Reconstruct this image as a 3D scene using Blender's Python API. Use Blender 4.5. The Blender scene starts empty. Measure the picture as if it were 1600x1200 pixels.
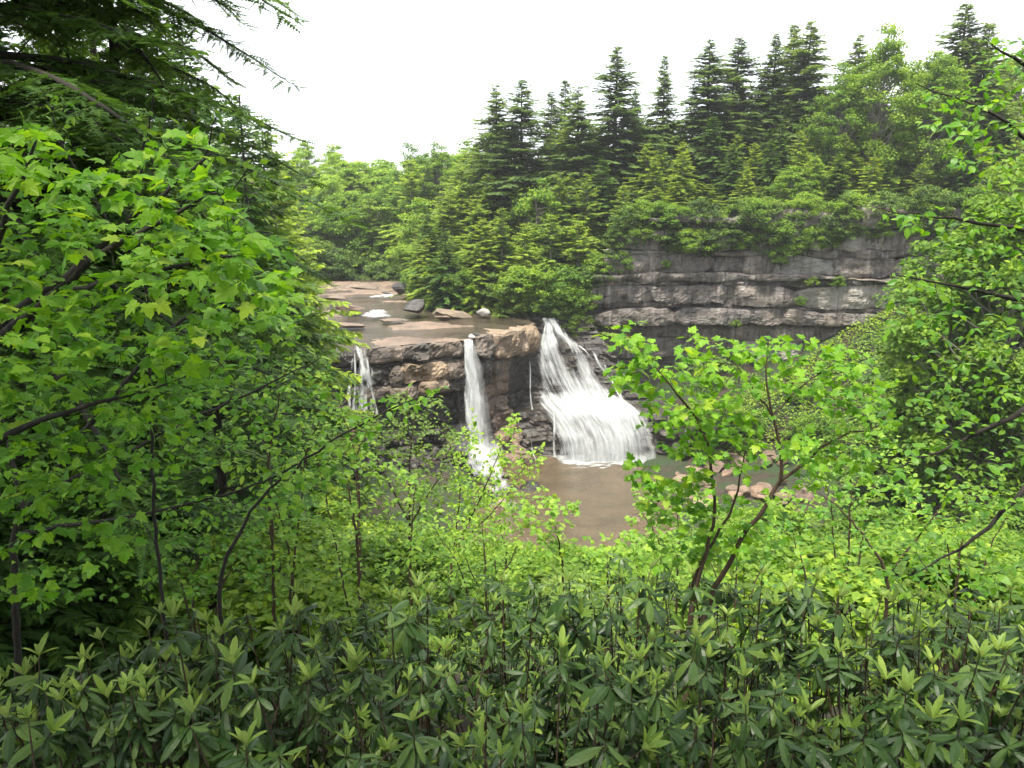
import bpy, bmesh, math, random
import numpy as np
from mathutils import Vector, Matrix

rnd = random.Random(7)
rng = np.random.default_rng(11)
SC = bpy.context.scene
COL = SC.collection
R = math.radians

# ------------------------------------------------------------------ camera
CZ = 29.0                      # eye height above the plunge pool (pool = 0)
PITCH = R(12.25)
FPX = 1244.0                   # focal length in pixels of the 1600 px frame (28 mm)
cam_d = bpy.data.cameras.new('camera'); cam = bpy.data.objects.new('camera', cam_d); COL.objects.link(cam)
cam.location = (0, 0, CZ); cam.rotation_euler = (math.pi/2 - PITCH, 0, 0)
cam_d.sensor_width = 36; cam_d.lens = 28; cam_d.clip_start = 0.05; cam_d.clip_end = 4000
SC.camera = cam

# ------------------------------------------------------------------ sky and sun: bright thin overcast
SUN_EL, SUN_AZ = R(70), R(205)          # azimuth clockwise from +Y: high, a little behind the viewer
w = bpy.data.worlds.new('World'); SC.world = w; w.use_nodes = True
nt = w.node_tree; nt.nodes.clear()
sky = nt.nodes.new('ShaderNodeTexSky'); sky.sky_type = 'NISHITA'; sky.sun_disc = False
sky.sun_elevation = SUN_EL; sky.sun_rotation = SUN_AZ; sky.air_density = 1.0; sky.dust_density = 2.0
tc = nt.nodes.new('ShaderNodeTexCoord')
cn = nt.nodes.new('ShaderNodeTexNoise'); cn.inputs['Scale'].default_value = 2.2; cn.inputs['Detail'].default_value = 5
cr = nt.nodes.new('ShaderNodeValToRGB'); cr.color_ramp.elements[0].position = .3; cr.color_ramp.elements[0].color = (.72,.72,.72,1)
cr.color_ramp.elements[1].position = .6; cr.color_ramp.elements[1].color = (.97,.97,.97,1)
mx = nt.nodes.new('ShaderNodeMix'); mx.data_type = 'RGBA'
bg = nt.nodes.new('ShaderNodeBackground'); bg.inputs['Strength'].default_value = 0.10
ow = nt.nodes.new('ShaderNodeOutputWorld')
nt.links.new(tc.outputs['Generated'], cn.inputs['Vector']); nt.links.new(cn.outputs['Fac'], cr.inputs['Fac'])
nt.links.new(cr.outputs['Color'], mx.inputs['Factor']); nt.links.new(sky.outputs['Color'], mx.inputs[6])
mx.inputs[7].default_value = (5.7, 5.8, 6.0, 1)      # cloud veil
nt.links.new(mx.outputs[2], bg.inputs['Color']); nt.links.new(bg.outputs['Background'], ow.inputs['Surface'])
sun_d = bpy.data.lights.new('sun', 'SUN'); sun_d.energy = 2.9; sun_d.angle = R(10); sun_d.color = (1, .94, .8)
sun = bpy.data.objects.new('sun', sun_d); COL.objects.link(sun)
_sd = Vector((math.sin(SUN_AZ)*math.cos(SUN_EL), math.cos(SUN_AZ)*math.cos(SUN_EL), math.sin(SUN_EL)))
sun.rotation_euler = _sd.to_track_quat('Z', 'Y').to_euler(); sun.location = _sd*300
vs = SC.view_settings; vs.view_transform = 'Standard'; vs.look = 'None'; vs.gamma = 1; vs.use_curve_mapping = False
vs.exposure = 1.9
cy = SC.cycles
cy.max_bounces = 7; cy.diffuse_bounces = 4; cy.glossy_bounces = 3; cy.transmission_bounces = 5; cy.transparent_max_bounces = 12
cy.use_denoising = True; cy.use_adaptive_sampling = True; cy.adaptive_threshold = 0.02
cy.caustics_reflective = False; cy.caustics_refractive = False

# ------------------------------------------------------------------ geometry helpers
def ray(px, py):
    u = (px-800)/FPX; v = (600-py)/FPX
    return Vector((u, math.cos(PITCH)+v*math.sin(PITCH), v*math.cos(PITCH)-math.sin(PITCH)))
def at(px, py, Y):                       # point of the place seen at (px, py) whose forward distance is Y
    d = ray(px, py); return Vector((0,0,CZ)) + d*(Y/d.y)
def at_z(px, py, z):
    d = ray(px, py); return Vector((0,0,CZ)) + d*((z-CZ)/d.z)
def project(P):                          # (n,3) -> px, py, depth
    P = np.asarray(P, float) - np.array((0,0,CZ))
    c, s = math.cos(PITCH), math.sin(PITCH)
    dep = P[:,1]*c - P[:,2]*s; up = P[:,1]*s + P[:,2]*c
    dd = np.where(dep > .05, dep, .05)
    return 800+FPX*P[:,0]/dd, 600-FPX*up/dd, dep

def _h(i, j, k, seed):
    h = (i*374761393 + j*668265263 + k*2147483647 + seed*1274126177) & 0xffffffff
    h = ((h ^ (h >> 13))*1274126177) & 0xffffffff
    return ((h ^ (h >> 16)) & 0xffff)/65535.0
def vnoise(P, seed=0):
    P = np.asarray(P, float); i0 = np.floor(P).astype(np.int64); f = P-i0; f = f*f*(3-2*f); r = 0
    for a in (0,1):
        for b in (0,1):
            for c in (0,1):
                wgt = (f[:,0] if a else 1-f[:,0])*(f[:,1] if b else 1-f[:,1])*(f[:,2] if c else 1-f[:,2])
                r = r + wgt*_h(i0[:,0]+a, i0[:,1]+b, i0[:,2]+c, seed)
    return r*2-1
def fbm(P, octv=4, seed=0):
    P = np.asarray(P, float); r = 0; amp = 1; t = 0
    for o in range(octv):
        r = r + amp*vnoise(P*(2**o)+o*17.3, seed+o); t += amp; amp *= .5
    return r/t
def ss(a, b, x):
    t = np.clip((x-a)/(b-a), 0, 1); return t*t*(3-2*t)
def unit(v):
    v = np.asarray(v, float); return v/np.maximum(np.linalg.norm(v, axis=-1, keepdims=True), 1e-9)

class Geo:
    def __init__(s): s.V=[]; s.L=[]; s.S=[]; s.M=[]; s.T=[]; s.UV=[]; s.n=0; s.uv=False
    def add(s, V, F, mat=0, tint=.5, uv=None):
        V = np.asarray(V, float).reshape(-1,3); F = np.asarray(F, np.int64)
        if len(V) == 0 or len(F) == 0: return
        s.V.append(V); s.L.append((F+s.n).ravel()); s.S.append(np.full(len(F), F.shape[1]))
        s.M.append(np.full(len(F), mat)); s.T.append(np.broadcast_to(np.asarray(tint, float), (len(V),)).copy())
        if uv is not None: s.uv = True; s.UV.append(np.asarray(uv, float)[F.ravel()])
        else: s.UV.append(np.zeros((F.size, 2)))
        s.n += len(V)
    def mesh(s, name, mats, smooth=True):
        me = bpy.data.meshes.new(name)
        V = np.concatenate(s.V); L = np.concatenate(s.L); S = np.concatenate(s.S)
        me.vertices.add(len(V)); me.vertices.foreach_set('co', V.astype(np.float32).ravel())
        me.loops.add(len(L)); me.loops.foreach_set('vertex_index', L.astype(np.int32))
        me.polygons.add(len(S)); st = np.concatenate(([0], np.cumsum(S)[:-1]))
        me.polygons.foreach_set('loop_start', st.astype(np.int32)); me.polygons.foreach_set('loop_total', S.astype(np.int32))
        me.polygons.foreach_set('material_index', np.concatenate(s.M).astype(np.int32))
        me.polygons.foreach_set('use_smooth', np.full(len(S), smooth))
        a = me.attributes.new('tint', 'FLOAT', 'POINT'); a.data.foreach_set('value', np.concatenate(s.T).astype(np.float32))
        if s.uv:
            l = me.uv_layers.new(name='flow'); l.data.foreach_set('uv', np.concatenate(s.UV).astype(np.float32).ravel())
        for m in (mats if isinstance(mats, (list, tuple)) else [mats]): me.materials.append(m)
        me.update(calc_edges=True); me.validate()
        return me
    def build(s, name, mats, parent=None, smooth=True):
        return link(name, s.mesh(name, mats, smooth), parent)

def link(name, me, parent=None):
    o = bpy.data.objects.new(name, me); COL.objects.link(o)
    if parent is not None: o.parent = parent
    return o
def tag(o, label=None, cat=None, group=None, kind=None):
    if label: o['label'] = label
    if cat: o['category'] = cat
    if group: o['group'] = group
    if kind: o['kind'] = kind
    return o
def thing(name, label, cat, loc=(0,0,0), group=None, rz=0, scale=1):
    o = bpy.data.objects.new(name, None); COL.objects.link(o); o.empty_display_size = .2
    o.location = loc; o.rotation_euler = (0,0,rz)
    o.scale = scale if isinstance(scale, (tuple, list)) else (scale,)*3
    return tag(o, label, cat, group)

def tube_geo(P, r, n=6):
    P = np.asarray(P, float); k = len(P); r = np.broadcast_to(np.asarray(r, float), (k,))
    T = unit(np.gradient(P, axis=0)); ref = np.array((0,0,1.)) if abs(T[0][2]) < .9 else np.array((1.,0,0))
    A = unit(np.cross(T, ref)); B = np.cross(T, A)
    an = np.arange(n)*2*math.pi/n
    V = P[:,None] + r[:,None,None]*(A[:,None]*np.cos(an)[None,:,None] + B[:,None]*np.sin(an)[None,:,None])
    i = np.arange(k-1)[:,None]*n; j = np.arange(n)[None]; j2 = (j+1)%n
    F = np.stack([i+j, i+j2, i+n+j2, i+n+j], -1).reshape(-1,4)
    return V.reshape(-1,3), F
def frames(d, nrm):
    d = unit(d); x = unit(np.cross(d, nrm)); n = np.cross(x, d)
    return np.stack([x, d, n], -1)        # columns: side, axis, normal
def stamp(g, tmpl, Rm, pos, scl, tint, mat=0):
    V, F = tmpl; n = len(pos)
    if n == 0: return
    W = np.einsum('nij,mj->nmi', Rm, V)*np.asarray(scl).reshape(-1,1,1) + np.asarray(pos)[:,None]
    FF = (F[None] + (np.arange(n)*len(V))[:,None,None]).reshape(-1, F.shape[1])
    g.add(W.reshape(-1,3), FF, mat, np.repeat(np.broadcast_to(tint, (n,)), len(V)))
def bez(a, b, c, n):
    t = np.linspace(0,1,n)[:,None]; return (1-t)**2*np.asarray(a)+2*t*(1-t)*np.asarray(b)+t*t*np.asarray(c)
def smooth_path(P, n):
    P = np.asarray(P, float); s = np.concatenate(([0], np.cumsum(np.linalg.norm(np.diff(P, axis=0), axis=1))))
    q = np.linspace(0, s[-1], n); out = np.stack([np.interp(q, s, P[:,k]) for k in range(P.shape[1])], 1)
    for _ in range(3): out[1:-1] = .25*out[:-2]+.5*out[1:-1]+.25*out[2:]
    return out

# ------------------------------------------------------------------ materials
def newmat(name):
    m = bpy.data.materials.new(name); m.use_nodes = True; t = m.node_tree; t.nodes.clear()
    return m, t, t.nodes.new('ShaderNodeOutputMaterial')
def N(t, typ, **kw):
    n = t.nodes.new(typ)
    for k, v in kw.items():
        if k in n.inputs.keys(): n.inputs[k].default_value = v
        else: setattr(n, k, v)
    return n
def ramp(t, src, stops):
    n = t.nodes.new('ShaderNodeValToRGB'); e = n.color_ramp.elements
    while len(e) < len(stops): e.new(.5)
    for el, (p, c) in zip(e, stops):
        el.position = p; el.color = (*c, 1) if len(c) == 3 else c
    t.links.new(src, n.inputs['Fac']); return n.outputs['Color']
def mixc(t, fac, a, b, mode='MIX'):
    n = t.nodes.new('ShaderNodeMix'); n.data_type = 'RGBA'; n.blend_type = mode
    for s, i in ((fac, 0), (a, 6), (b, 7)):
        if hasattr(s, 'links'): t.links.new(s, n.inputs[i])
        else: n.inputs[i].default_value = s if i == 0 else (*s, 1)
    return n.outputs[2]
def math_n(t, op, a, b=None):
    n = t.nodes.new('ShaderNodeMath'); n.operation = op
    for i, s in enumerate((a, b)):
        if s is None: continue
        if hasattr(s, 'links'): t.links.new(s, n.inputs[i])
        else: n.inputs[i].default_value = s
    return n.outputs[0]
def mapped(t, scale, src='Object'):
    if src == 'Position': o = N(t, 'ShaderNodeNewGeometry').outputs['Position']
    else: o = N(t, 'ShaderNodeTexCoord').outputs[src]
    m = N(t, 'ShaderNodeMapping'); m.inputs['Scale'].default_value = scale; t.links.new(o, m.inputs['Vector']); return m.outputs['Vector']
def noise_n(t, vec, scale, detail=4, rough=.55, dist=0):
    n = N(t, 'ShaderNodeTexNoise', Scale=scale, Detail=detail, Roughness=rough, Distortion=dist)
    t.links.new(vec, n.inputs['Vector']); return n.outputs['Fac']

def leaf_mat(name, stops, trans=.4, rough=.5, spec=.35, tcol=1.35, back=None):
    m, t, out = newmat(name)
    at_ = N(t, 'ShaderNodeAttribute', attribute_name='tint'); oi = N(t, 'ShaderNodeObjectInfo')
    # random per leaf or per tree, plus the value stored on each leaf or spray
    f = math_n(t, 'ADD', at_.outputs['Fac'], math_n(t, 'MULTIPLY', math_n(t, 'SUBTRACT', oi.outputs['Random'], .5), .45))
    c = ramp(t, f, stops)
    nz = noise_n(t, mapped(t, (1,1,1)), 14, 3)
    c = mixc(t, .35, c, ramp(t, nz, [(.3,(.55,.55,.55)), (.7,(1.25,1.25,1.1))]), 'MULTIPLY')
    if back is not None:
        ge = N(t, 'ShaderNodeNewGeometry'); c = mixc(t, ge.outputs['Backfacing'], c, back)
    p = N(t, 'ShaderNodeBsdfPrincipled', Roughness=rough); p.inputs['Specular IOR Level'].default_value = spec
    t.links.new(c, p.inputs['Base Color'])
    tr = N(t, 'ShaderNodeBsdfTranslucent')
    tcn = mixc(t, 1.0, c, (tcol*1.05, tcol, tcol*.55), 'MULTIPLY'); t.links.new(tcn, tr.inputs['Color'])
    ms = N(t, 'ShaderNodeMixShader', Fac=trans); t.links.new(p.outputs[0], ms.inputs[1]); t.links.new(tr.outputs[0], ms.inputs[2])
    t.links.new(ms.outputs[0], out.inputs['Surface']); return m

def bark_mat(name, a, b):
    m, t, out = newmat(name); n = noise_n(t, mapped(t, (6,6,1.5)), 8, 6, .7)
    p = N(t, 'ShaderNodeBsdfPrincipled', Roughness=.9); t.links.new(ramp(t, n, [(.3,a),(.7,b)]), p.inputs['Base Color'])
    bp = N(t, 'ShaderNodeBump', Strength=.6, Distance=.02); t.links.new(n, bp.inputs['Height']); t.links.new(bp.outputs[0], p.inputs['Normal'])
    t.links.new(p.outputs[0], out.inputs['Surface']); return m

def rock_mat(name, pal, streak=.0, wet=.0, moss=.15, band=3.0, lichen=.0, rough=.75, stain=None):
    m, t, out = newmat(name)
    pos = mapped(t, (1,1,1), 'Position')
    big = noise_n(t, pos, .35, 5, .6, .6); fine = noise_n(t, pos, 3.2, 8, .7)
    strat = noise_n(t, mapped(t, (.25,.25,band), 'Position'), 1.0, 6, .65, .4)
    c = ramp(t, math_n(t, 'ADD', math_n(t, 'MULTIPLY', big, .55), math_n(t, 'MULTIPLY', strat, .45)), pal)
    c = mixc(t, .75, c, ramp(t, fine, [(.25,(.45,.43,.42)), (.5,(.95,.95,.95)), (.75,(1.35,1.3,1.25))]), 'MULTIPLY')
    oi = N(t, 'ShaderNodeObjectInfo')
    c = mixc(t, .55, c, ramp(t, oi.outputs['Random'], [(0,(.55,.55,.58)), (.5,(1.,.97,.95)), (1,(1.3,1.2,1.08))]), 'MULTIPLY')
    if streak:
        sn = noise_n(t, mapped(t, (1.6,1.6,.07), 'Position'), 1.0, 6, .7)
        c = mixc(t, math_n(t, 'MULTIPLY', ramp(t, sn, [(.36,(1,1,1)), (.5,(0,0,0))]), streak), c, (.035,.035,.042))
        c = mixc(t, math_n(t, 'MULTIPLY', ramp(t, sn, [(.56,(0,0,0)), (.66,(1,1,1))]), streak*.6), c, (.36,.36,.36))
    if wet:
        wn = noise_n(t, mapped(t, (.35,.35,.12), 'Position'), 1.0, 6, .65, .5)
        c = mixc(t, math_n(t, 'MULTIPLY', ramp(t, wn, [(.38,(1,1,1)), (.56,(0,0,0))]), wet), c, (.022,.02,.02))
    if lichen:
        ln = noise_n(t, pos, 1.1, 8, .75)
        c = mixc(t, math_n(t, 'MULTIPLY', ramp(t, ln, [(.55,(0,0,0)), (.62,(1,1,1))]), lichen), c, (.27,.29,.25))
    if moss:
        mn = noise_n(t, pos, .8, 7, .7)
        ge = N(t, 'ShaderNodeNewGeometry'); sx = N(t, 'ShaderNodeSeparateXYZ'); t.links.new(ge.outputs['Normal'], sx.inputs[0])
        mf = math_n(t, 'MULTIPLY', ramp(t, mn, [(.52,(0,0,0)), (.64,(1,1,1))]), math_n(t, 'MULTIPLY', ramp(t, sx.outputs['Z'], [(.45,(.25,.25,.25)), (.8,(1,1,1))]), moss))
        c = mixc(t, mf, c, (.07,.1,.025))
    p = N(t, 'ShaderNodeBsdfPrincipled', Roughness=rough); t.links.new(c, p.inputs['Base Color'])
    hs = math_n(t, 'ADD', math_n(t, 'MULTIPLY', fine, .5), strat)
    bp = N(t, 'ShaderNodeBump', Strength=.9, Distance=.22); t.links.new(hs, bp.inputs['Height']); t.links.new(bp.outputs[0], p.inputs['Normal'])
    t.links.new(p.outputs[0], out.inputs['Surface']); return m

G = {}
G['maple'] = leaf_mat('maple_leaf', [(0,(.05,.15,.014)), (.45,(.11,.28,.018)), (.8,(.2,.38,.02)), (1,(.31,.43,.035))], .5, .5, .35)
G['beech'] = leaf_mat('beech_leaf', [(0,(.05,.15,.02)), (.5,(.1,.26,.024)), (1,(.23,.4,.03))], .48, .46, .38)
G['pale_leaf'] = leaf_mat('pale_leaf', [(0,(.09,.21,.03)), (.5,(.17,.33,.042)), (1,(.3,.45,.05))], .46, .5, .32)
G['rhodo_old'] = leaf_mat('rhododendron_old_leaf', [(0,(.012,.034,.009)), (.5,(.036,.08,.017)), (1,(.085,.145,.026))], .14, .42, .28, 1.2, (.09,.135,.055))
G['rhodo_new'] = leaf_mat('rhododendron_new_leaf', [(0,(.105,.19,.036)), (.5,(.18,.285,.055)), (1,(.28,.385,.08))], .36, .5, .3, 1.2, (.26,.35,.12))
G['hemlock'] = leaf_mat('hemlock_needles', [(0,(.03,.075,.018)), (.5,(.07,.15,.026)), (1,(.17,.26,.034))], .36, .55, .25)
G['spruce'] = leaf_mat('spruce_needles', [(0,(.07,.12,.045)), (.5,(.12,.195,.06)), (1,(.2,.28,.075))], .5, .6, .2)
G['hill_conifer'] = leaf_mat('hill_conifer_needles', [(0,(.11,.18,.036)), (.4,(.22,.33,.048)), (.75,(.32,.43,.055)), (1,(.4,.5,.07))], .5, .6, .2)
G['far_leaf'] = leaf_mat('far_tree_leaf', [(0,(.07,.15,.024)), (.5,(.155,.27,.032)), (1,(.29,.4,.042))], .45, .55, .22)
G['yellow_leaf'] = leaf_mat('yellow_green_leaf', [(0,(.11,.21,.03)), (.5,(.21,.34,.042)), (1,(.34,.46,.06))], .42, .55, .22)
G['bush'] = leaf_mat('bush_leaf', [(0,(.045,.09,.024)), (.5,(.1,.18,.03)), (1,(.21,.3,.042))], .36, .48, .3)
G['bark'] = bark_mat('bark', (.03,.024,.02), (.1,.085,.07))
G['bark_dark_shaded'] = bark_mat('dark_shaded_bark', (.01,.008,.007), (.034,.027,.022))  # dark bark, with the shade over the lower-left trunks put into its colour
G['bark_grey'] = bark_mat('grey_bark', (.1,.09,.08), (.26,.24,.22))
G['twig'] = bark_mat('twig_bark', (.03,.02,.013), (.085,.05,.03))
G['ledge'] = rock_mat('ledge_rock', [(.25,(.04,.033,.03)), (.42,(.1,.08,.067)), (.55,(.165,.13,.105)), (.7,(.26,.2,.15))], .35, .75, .12, 3.0, .1)
G['ledge_tan'] = rock_mat('tan_rock', [(.25,(.1,.075,.055)), (.45,(.2,.15,.105)), (.7,(.3,.235,.17))], .2, .2, .08, 3.0)
G['rust'] = rock_mat('rusty_rock', [(.25,(.06,.042,.032)), (.45,(.15,.105,.078)), (.7,(.25,.18,.13))], .1, .35, .15, 3.5)
G['wet'] = rock_mat('wet_rock', [(.25,(.012,.011,.011)), (.5,(.03,.026,.024)), (.75,(.075,.06,.05))], 0, .5, .12, 3.0, 0, .35)
G['cliff'] = rock_mat('cliff_rock', [(.25,(.055,.049,.049)), (.42,(.115,.1,.097)), (.55,(.16,.138,.125)), (.7,(.235,.195,.15))], .8, .4, .25, 2.2, .3)
G['grey_rock'] = rock_mat('grey_rock', [(.25,(.13,.125,.12)), (.5,(.26,.25,.24)), (.75,(.38,.36,.34))], .1, .1, .35, 1.5, .3)
G['river_rock'] = rock_mat('river_rock', [(.25,(.06,.045,.036)), (.45,(.135,.1,.077)), (.7,(.23,.175,.13))], 0, .35, .05, 3.0, 0, .55)

def ground_mat():
    m, t, out = newmat('forest_floor'); pos = mapped(t, (1,1,1), 'Position')
    a = noise_n(t, pos, 1.3, 8, .7); b = noise_n(t, pos, .25, 4)
    c = ramp(t, a, [(.3,(.01,.008,.006)), (.5,(.028,.02,.013)), (.7,(.06,.04,.025))])
    c = mixc(t, ramp(t, b, [(.42,(0,0,0)), (.6,(1,1,1))]), c, (.018,.036,.01))
    p = N(t, 'ShaderNodeBsdfPrincipled', Roughness=.95); t.links.new(c, p.inputs['Base Color'])
    bp = N(t, 'ShaderNodeBump', Strength=.8, Distance=.1); t.links.new(a, bp.inputs['Height']); t.links.new(bp.outputs[0], p.inputs['Normal'])
    t.links.new(p.outputs[0], out.inputs['Surface']); return m
G['ground'] = ground_mat()

def water_mat(name, deep, shallow, sc, strength, rough=.06):
    m, t, out = newmat(name); pos = mapped(t, (1,1,1), 'Position')
    a = noise_n(t, pos, .3, 4)
    p = N(t, 'ShaderNodeBsdfPrincipled', Roughness=rough, IOR=1.33); t.links.new(ramp(t, a, [(.35,deep),(.65,shallow)]), p.inputs['Base Color'])
    wv = math_n(t, 'ADD', noise_n(t, mapped(t, (1,2.2,1), 'Position'), sc, 3, .6, .6), math_n(t, 'MULTIPLY', noise_n(t, pos, sc*4, 2), .3))
    bp = N(t, 'ShaderNodeBump', Strength=strength, Distance=.25); t.links.new(wv, bp.inputs['Height']); t.links.new(bp.outputs[0], p.inputs['Normal'])
    t.links.new(p.outputs[0], out.inputs['Surface']); return m
G['pool'] = water_mat('pool_water', (.06,.044,.025), (.098,.072,.042), 1.6, .8)
G['river'] = water_mat('river_water', (.035,.028,.02), (.07,.055,.04), 1.2, .7, .1)

def white_water(name, su, sv, lo, hi, dens_uv=True, floor=0.0):
    """foamy falling water: strands stretched along the flow (v), torn gaps between them"""
    m, t, out = newmat(name); uv = N(t, 'ShaderNodeUVMap', uv_map='flow').outputs['UV']
    mp = N(t, 'ShaderNodeMapping'); mp.inputs['Scale'].default_value = (su, sv, 1); t.links.new(uv, mp.inputs['Vector'])
    n1 = noise_n(t, mp.outputs[0], 1.0, 6, .62, .35)
    mp2 = N(t, 'ShaderNodeMapping'); mp2.inputs['Scale'].default_value = (su*.35, sv*1.6, 1); t.links.new(uv, mp2.inputs['Vector'])
    n2 = noise_n(t, mp2.outputs[0], 1.0, 3, .5, .3)
    at_ = N(t, 'ShaderNodeAttribute', attribute_name='tint')            # how much water runs here
    f = math_n(t, 'ADD', math_n(t, 'ADD', math_n(t, 'MULTIPLY', n1, .5), math_n(t, 'MULTIPLY', n2, .5)), math_n(t, 'SUBTRACT', at_.outputs['Fac'], .5))
    al = ramp(t, f, [(lo,(floor,)*3), (hi,(1,1,1))])
    p = N(t, 'ShaderNodeBsdfPrincipled', Roughness=.45); t.links.new(ramp(t, n1, [(.3,(.26,.28,.3)), (.5,(.44,.46,.47)), (.68,(.64,.65,.66))]), p.inputs['Base Color'])
    p.inputs['Specular IOR Level'].default_value = .3
    bp = N(t, 'ShaderNodeBump', Strength=.7, Distance=.15); t.links.new(n1, bp.inputs['Height']); t.links.new(bp.outputs[0], p.inputs['Normal'])
    tl = N(t, 'ShaderNodeBsdfTranslucent'); tl.inputs['Color'].default_value = (.85,.87,.88,1)
    m0 = N(t, 'ShaderNodeMixShader', Fac=.3); t.links.new(p.outputs[0], m0.inputs[1]); t.links.new(tl.outputs[0], m0.inputs[2])
    tp = N(t, 'ShaderNodeBsdfTransparent'); ms = N(t, 'ShaderNodeMixShader')
    t.links.new(al, ms.inputs[0]); t.links.new(tp.outputs[0], ms.inputs[1]); t.links.new(m0.outputs[0], ms.inputs[2])
    t.links.new(ms.outputs[0], out.inputs['Surface']); return m
G['fall'] = white_water('falling_water', 2.6, .2, .3, .66)
G['fall_thin'] = white_water('thin_falling_water', 2.6, .3, .46, .62)
G['cascade'] = white_water('cascade', 1.1, .45, .4, .62)
G['mist'] = white_water('spray', .7, .12, .3, .85)
G['foam'] = white_water('foam', .9, .9, .42, .6)

# ------------------------------------------------------------------ the lie of the land
EDGE = [at_z(395,572,14.0), at_z(470,560,14.2), at_z(545,549,14.6), at_z(620,540,14.9), at_z(730,532,15.0), at_z(790,518,15.15), at_z(838,507,15.25)]
EDGE = np.array([tuple(p) for p in EDGE])
CLIFF = np.array([(at(905,500,104).x, 104.5), (at(1000,500,105).x, 105.3), (at(1150,500,104).x, 104.5), (at(1300,500,102).x, 102), (at(1480,500,99).x, 99), (at(1700,500,95).x, 95)])
def cliff_y(x): return np.interp(x, CLIFF[:,0], CLIFF[:,1])
def edge_y(x): return np.interp(x, EDGE[:,0], EDGE[:,1])
def ground_z(x, y):
    x = np.asarray(x, float); y = np.asarray(y, float)
    near = np.interp(y, [-400,-40,-2,0,3.7,8,66,80,5000], [60,34,26.3,25.9,24.4,23.1,-.6,-2,-2])
    near = near + np.interp(y, [0,8,40,66], [0,.25,1,0])*0 + ss(-6,-22,x)*np.interp(y, [5,20,45,60],[0,.8,4,3])
    floor = -1.6 + 16.5*ss(-25,-44,x) + ss(24,56,x)*(6+9*ss(62,100,y))+4*ss(17,24,x)*ss(86,96,y) + 1.9*ss(9,18,x)
    floor = floor + 2.6*ss(.5,-7,x)*ss(64,72,y)
    z = np.maximum(near, floor)
    ey = edge_y(x)
    upl = 14.0 + .03*np.maximum(y-ey,0)*(y > ey)                      # river bed plateau behind the ledge
    upl = upl + 16*ss(-26,-60,x)                                       # left bank
    upl = upl + ss(148,190,y)*5 + ss(180,900,y)*6
    bank = ss(-3,4,x+.30*(y-100))                                      # right bank of the river, wooded hill
    hill = 15.6 + 11.3*ss(7,21,x)*ss(98,109,y) + np.clip((y-106)/45,0,1)*9 + np.clip((y-150)/400,0,1)*4
    upl = upl*(1-bank) + np.maximum(hill, upl)*bank
    left_m = ss(2.6,5.,y-ey)*(x < 4.5)
    m = np.where(x < 6, left_m, ss(0,3,y-cliff_y(x)-1.5))
    m = np.where((x >= 4.5)&(x < 8), ss(103,107,y), m)
    return z*(1-m) + upl*m

xs = np.unique(np.concatenate([np.linspace(-900,-120,16), np.linspace(-120,-40,33), np.linspace(-40,50,121), np.linspace(50,130,33), np.linspace(130,900,16)]))
ys = np.unique(np.concatenate([np.linspace(-300,-20,12), np.linspace(-20,20,61), np.linspace(20,135,151), np.linspace(135,260,42), np.linspace(260,2400,18)]))
X, Y = np.meshgrid(xs, ys); Z = ground_z(X.ravel(), Y.ravel())
P3 = np.stack([X.ravel(), Y.ravel(), np.zeros(X.size)], 1)
Z = Z + fbm(P3*.45, 4, 5)*.35 + fbm(P3*.05, 3, 8)*np.clip((Y.ravel()-150)/200,0,1)*3
g = Geo(); nx, ny = len(xs), len(ys)
ii = (np.arange(ny-1)[:,None]*nx + np.arange(nx-1)[None]).ravel()
g.add(np.stack([X.ravel(), Y.ravel(), Z], 1), np.stack([ii, ii+1, ii+nx+1, ii+nx], 1))
tag(g.build('ground', G['ground']), 'brown forest floor and wooded slopes of the gorge', None, None, 'structure')

# plunge pool
def sheet(g, rows, nu, nv, z_noise=0, uvs=(1,1), tint=None, seed=0, drop=0):
    """grid surface through rows of (left point, right point); returns the vertex grid"""
    L = smooth_path(np.array([r[0] for r in rows], float), nv); Rr = smooth_path(np.array([r[1] for r in rows], float), nv)
    u = np.linspace(0,1,nu); V = L[:,None]*(1-u)[None,:,None] + Rr[:,None]*u[None,:,None]
    wid = np.linalg.norm(Rr-L, axis=1); flow = np.concatenate(([0], np.cumsum(np.linalg.norm(np.diff((L+Rr)/2, axis=0), axis=1))))
    UV = np.stack([((u[None]-.5)*np.maximum(wid[:,None], wid.mean()*.6))*uvs[0]+seed*7.7, np.broadcast_to(flow[:,None]*uvs[1]+seed*3.1, (nv,nu))], -1)
    Vf = V.reshape(-1,3)
    if z_noise:
        nrm = unit(np.cross(np.gradient(V, axis=1), np.gradient(V, axis=0)).reshape(-1,3))
        uvn = np.stack([UV[...,0].ravel()*1.1, UV[...,1].ravel()*.28, np.full(Vf.shape[0], seed*1.3)], 1)
        Vf = Vf + nrm*(fbm(uvn, 4, seed)*z_noise)[:,None]
    ii = (np.arange(nv-1)[:,None]*nu + np.arange(nu-1)[None]).ravel()
    uu = np.broadcast_to(u[None], (nv,nu)).ravel(); vv = np.broadcast_to(np.linspace(0,1,nv)[:,None], (nv,nu)).ravel()
    T = np.full(nu*nv, .5) if tint is None else tint(uu, vv)
    g.add(Vf, np.stack([ii, ii+1, ii+nu+1, ii+nu], 1), 0, T, UV.reshape(-1,2))
g = Geo(); sheet(g, [((-14,60,0),(24,60,0)), ((-14,97,0),(24,97,0))], 40, 40, 0)
tag(g.build('water', G['pool']), 'brown still water of the plunge pool below the falls', None, None, 'structure')

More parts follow.
